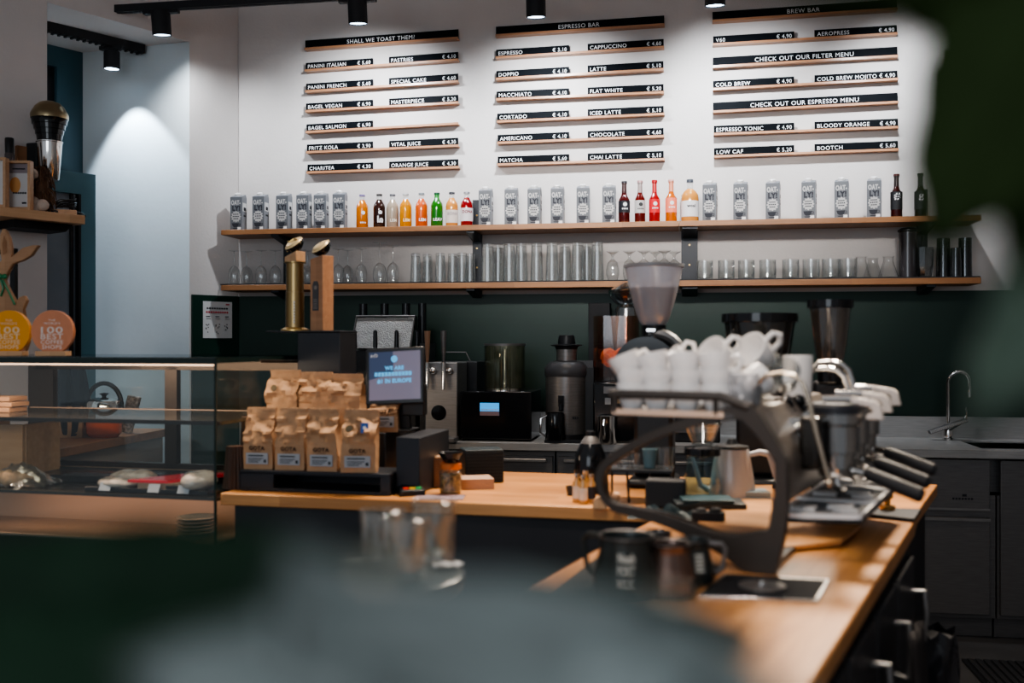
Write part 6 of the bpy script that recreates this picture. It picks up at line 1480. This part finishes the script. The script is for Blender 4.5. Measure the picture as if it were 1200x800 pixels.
# plant 1: below the picture
b1 = PD(560, 402, .52); top1 = PD(520, 960, .45)
t = potplant('broad-leaved plant filling the blurred lower foreground', (b1.x, b1.y), top1)
def L1(a, b, w, m, bul=.01, **k): leaf(t, PD(*a), PD(*b), w, m, bul, **k)
L1((620, 800, .36), (-160, 660, .40), .042, M_l1, .012)
L1((560, 960, .34), (-120, 830, .34), .042, M_l1, .010)
L1((1080, 1000, .30), (130, 775, .26), .048, M_l2, .008, prof=.9)
L1((960, 860, .29), (300, 690, .27), .024, M_l2, .006)
L1((200, 960, .30), (850, 770, .27), .032, M_l2, .010)
L1((560, 1020, .28), (330, 620, .27), .028, M_l2, .006)
L1((400, 1040, .30), (960, 890, .27), .030, M_l2, .010)
L1((480, 900, .31), (-140, 740, .33), .036, M_l1, .010)
L1((430, 790, .34), (900, 745, .35), .031, pm('leaf_mid', (.018, .036, .027), .6, var=.3, scale=12), .006)
# plant 2: at the right, leaves drooping into the view
b2 = PD(1560, 402, .62); top2 = PD(1330, -120, .44)
t = potplant('tall plant at the right whose dark green leaves droop into the view', (b2.x, b2.y), top2)
L1((1330, -160, .40), (1085, 300, .36), .040, M_l3, .01)
L1((1300, -120, .42), (1230, 420, .38), .036, M_l3, .01)
L1((1420, -60, .40), (820, -38, .38), .024, M_l3, .01)
L1((1400, 30, .42), (1010, -8, .40), .022, M_l3, .01)
L1((1380, 120, .42), (1125, 520, .36), .024, pm('leaf_grey_green', (.06, .085, .062), .6, var=.6, scale=10), .006)
L1((1400, 60, .45), (1200, 470, .42), .030, M_l3, .006)
# ================================================================== LIGHT
w = bpy.data.worlds.new('World'); scn.world = w; w.use_nodes = True
w.node_tree.nodes['Background'].inputs[0].default_value = (.86, .92, 1, 1); w.node_tree.nodes['Background'].inputs[1].default_value = .38
def area(name, loc, tgt, sx, sy_, e, col, spread=None):
    l = bpy.data.lights.new(name, 'AREA'); l.shape = 'RECTANGLE'; l.size = sx; l.size_y = sy_; l.energy = e; l.color = col
    if spread: l.spread = radians(spread)
    o = bpy.data.objects.new(name, l); COL.objects.link(o); o.location = loc; o.rotation_euler = (Vector(tgt)-Vector(loc)).to_track_quat('-Z', 'Y').to_euler(); return o
area('counter_overhead_light', (-.35, 3.8, 3.5), (-.35, 3.2, .9), 1.5, .6, 50, (1, .84, .68), 95)  # unseen warm area light above the counter, no fitting modelled
area('espresso_counter_light', (1.0, 4.4, 2.95), (.5, 1.8, .9), .35, .35, 40, (1, .86, .70), 90)
area('shelf_fill_light', (-.2, 2.2, 2.9), (-.2, 5.7, 1.98), 2.4, .2, 6, (1, .95, .9), 30)  # unseen frontal light added to brighten the wall between the shelves
area('display_case_lower_fill', tuple(CF.w(-.5, .10, zdk-.04)), tuple(CF.w(-.5, .25, .7)), .9, .03, .7, (1, .66, .46))  # added light below the deck, warms the lower compartment
area('under_tray_fill', tuple(E.w(bd[1][0]+.04, .26, ZT+.085)), tuple(E.w(bd[1][0]+.04, .24, ZT)), .14, .24, .3, (1, .86, .7))  # added light under the drip tray, brightens the board below it
area('cup_front_fill', (-.3, .9, 3.2), tuple(E.w(-.05, .1, 1.3)), .4, .4, 2.6, (1, .88, .78), 45)  # unseen fill added in front for the shaded side of the cups
area('cool_rear_fill', (-1.2, -2.2, 2.3), (.2, 3, 1.2), 2.6, 1.8, 52, (.84, .92, 1))  # added cool fill from behind the camera, no window modelled there
area('display_case_led', tuple(CF.w(-.6, .05, zc_-.03)), tuple(CF.w(-.6, .25, .9)), 1.1, .05, 9, (1, .74, .55))
# ================================================================== CAMERA
cd = bpy.data.cameras.new('camera'); cam = bpy.data.objects.new('camera', cd); COL.objects.link(cam)
cd.sensor_width = 36; cd.lens = 35.01; cd.clip_start = .02
cam.location = (0, 0, CH); cam.rotation_euler = (radians(90), 0, TH)
cd.shift_y = (HZ-400)/1200
cd.dof.use_dof = True; cd.dof.focus_distance = 5.45; cd.dof.aperture_fstop = 1.8
scn.camera = cam
scn.cycles.transparent_max_bounces = 32; scn.cycles.max_bounces = 8
scn.cycles.caustics_reflective = False; scn.cycles.caustics_refractive = False
scn.cycles.sample_clamp_indirect = 4
scn.view_settings.view_transform = 'AgX'; scn.view_settings.look = 'AgX - Medium High Contrast'; scn.view_settings.exposure = 0
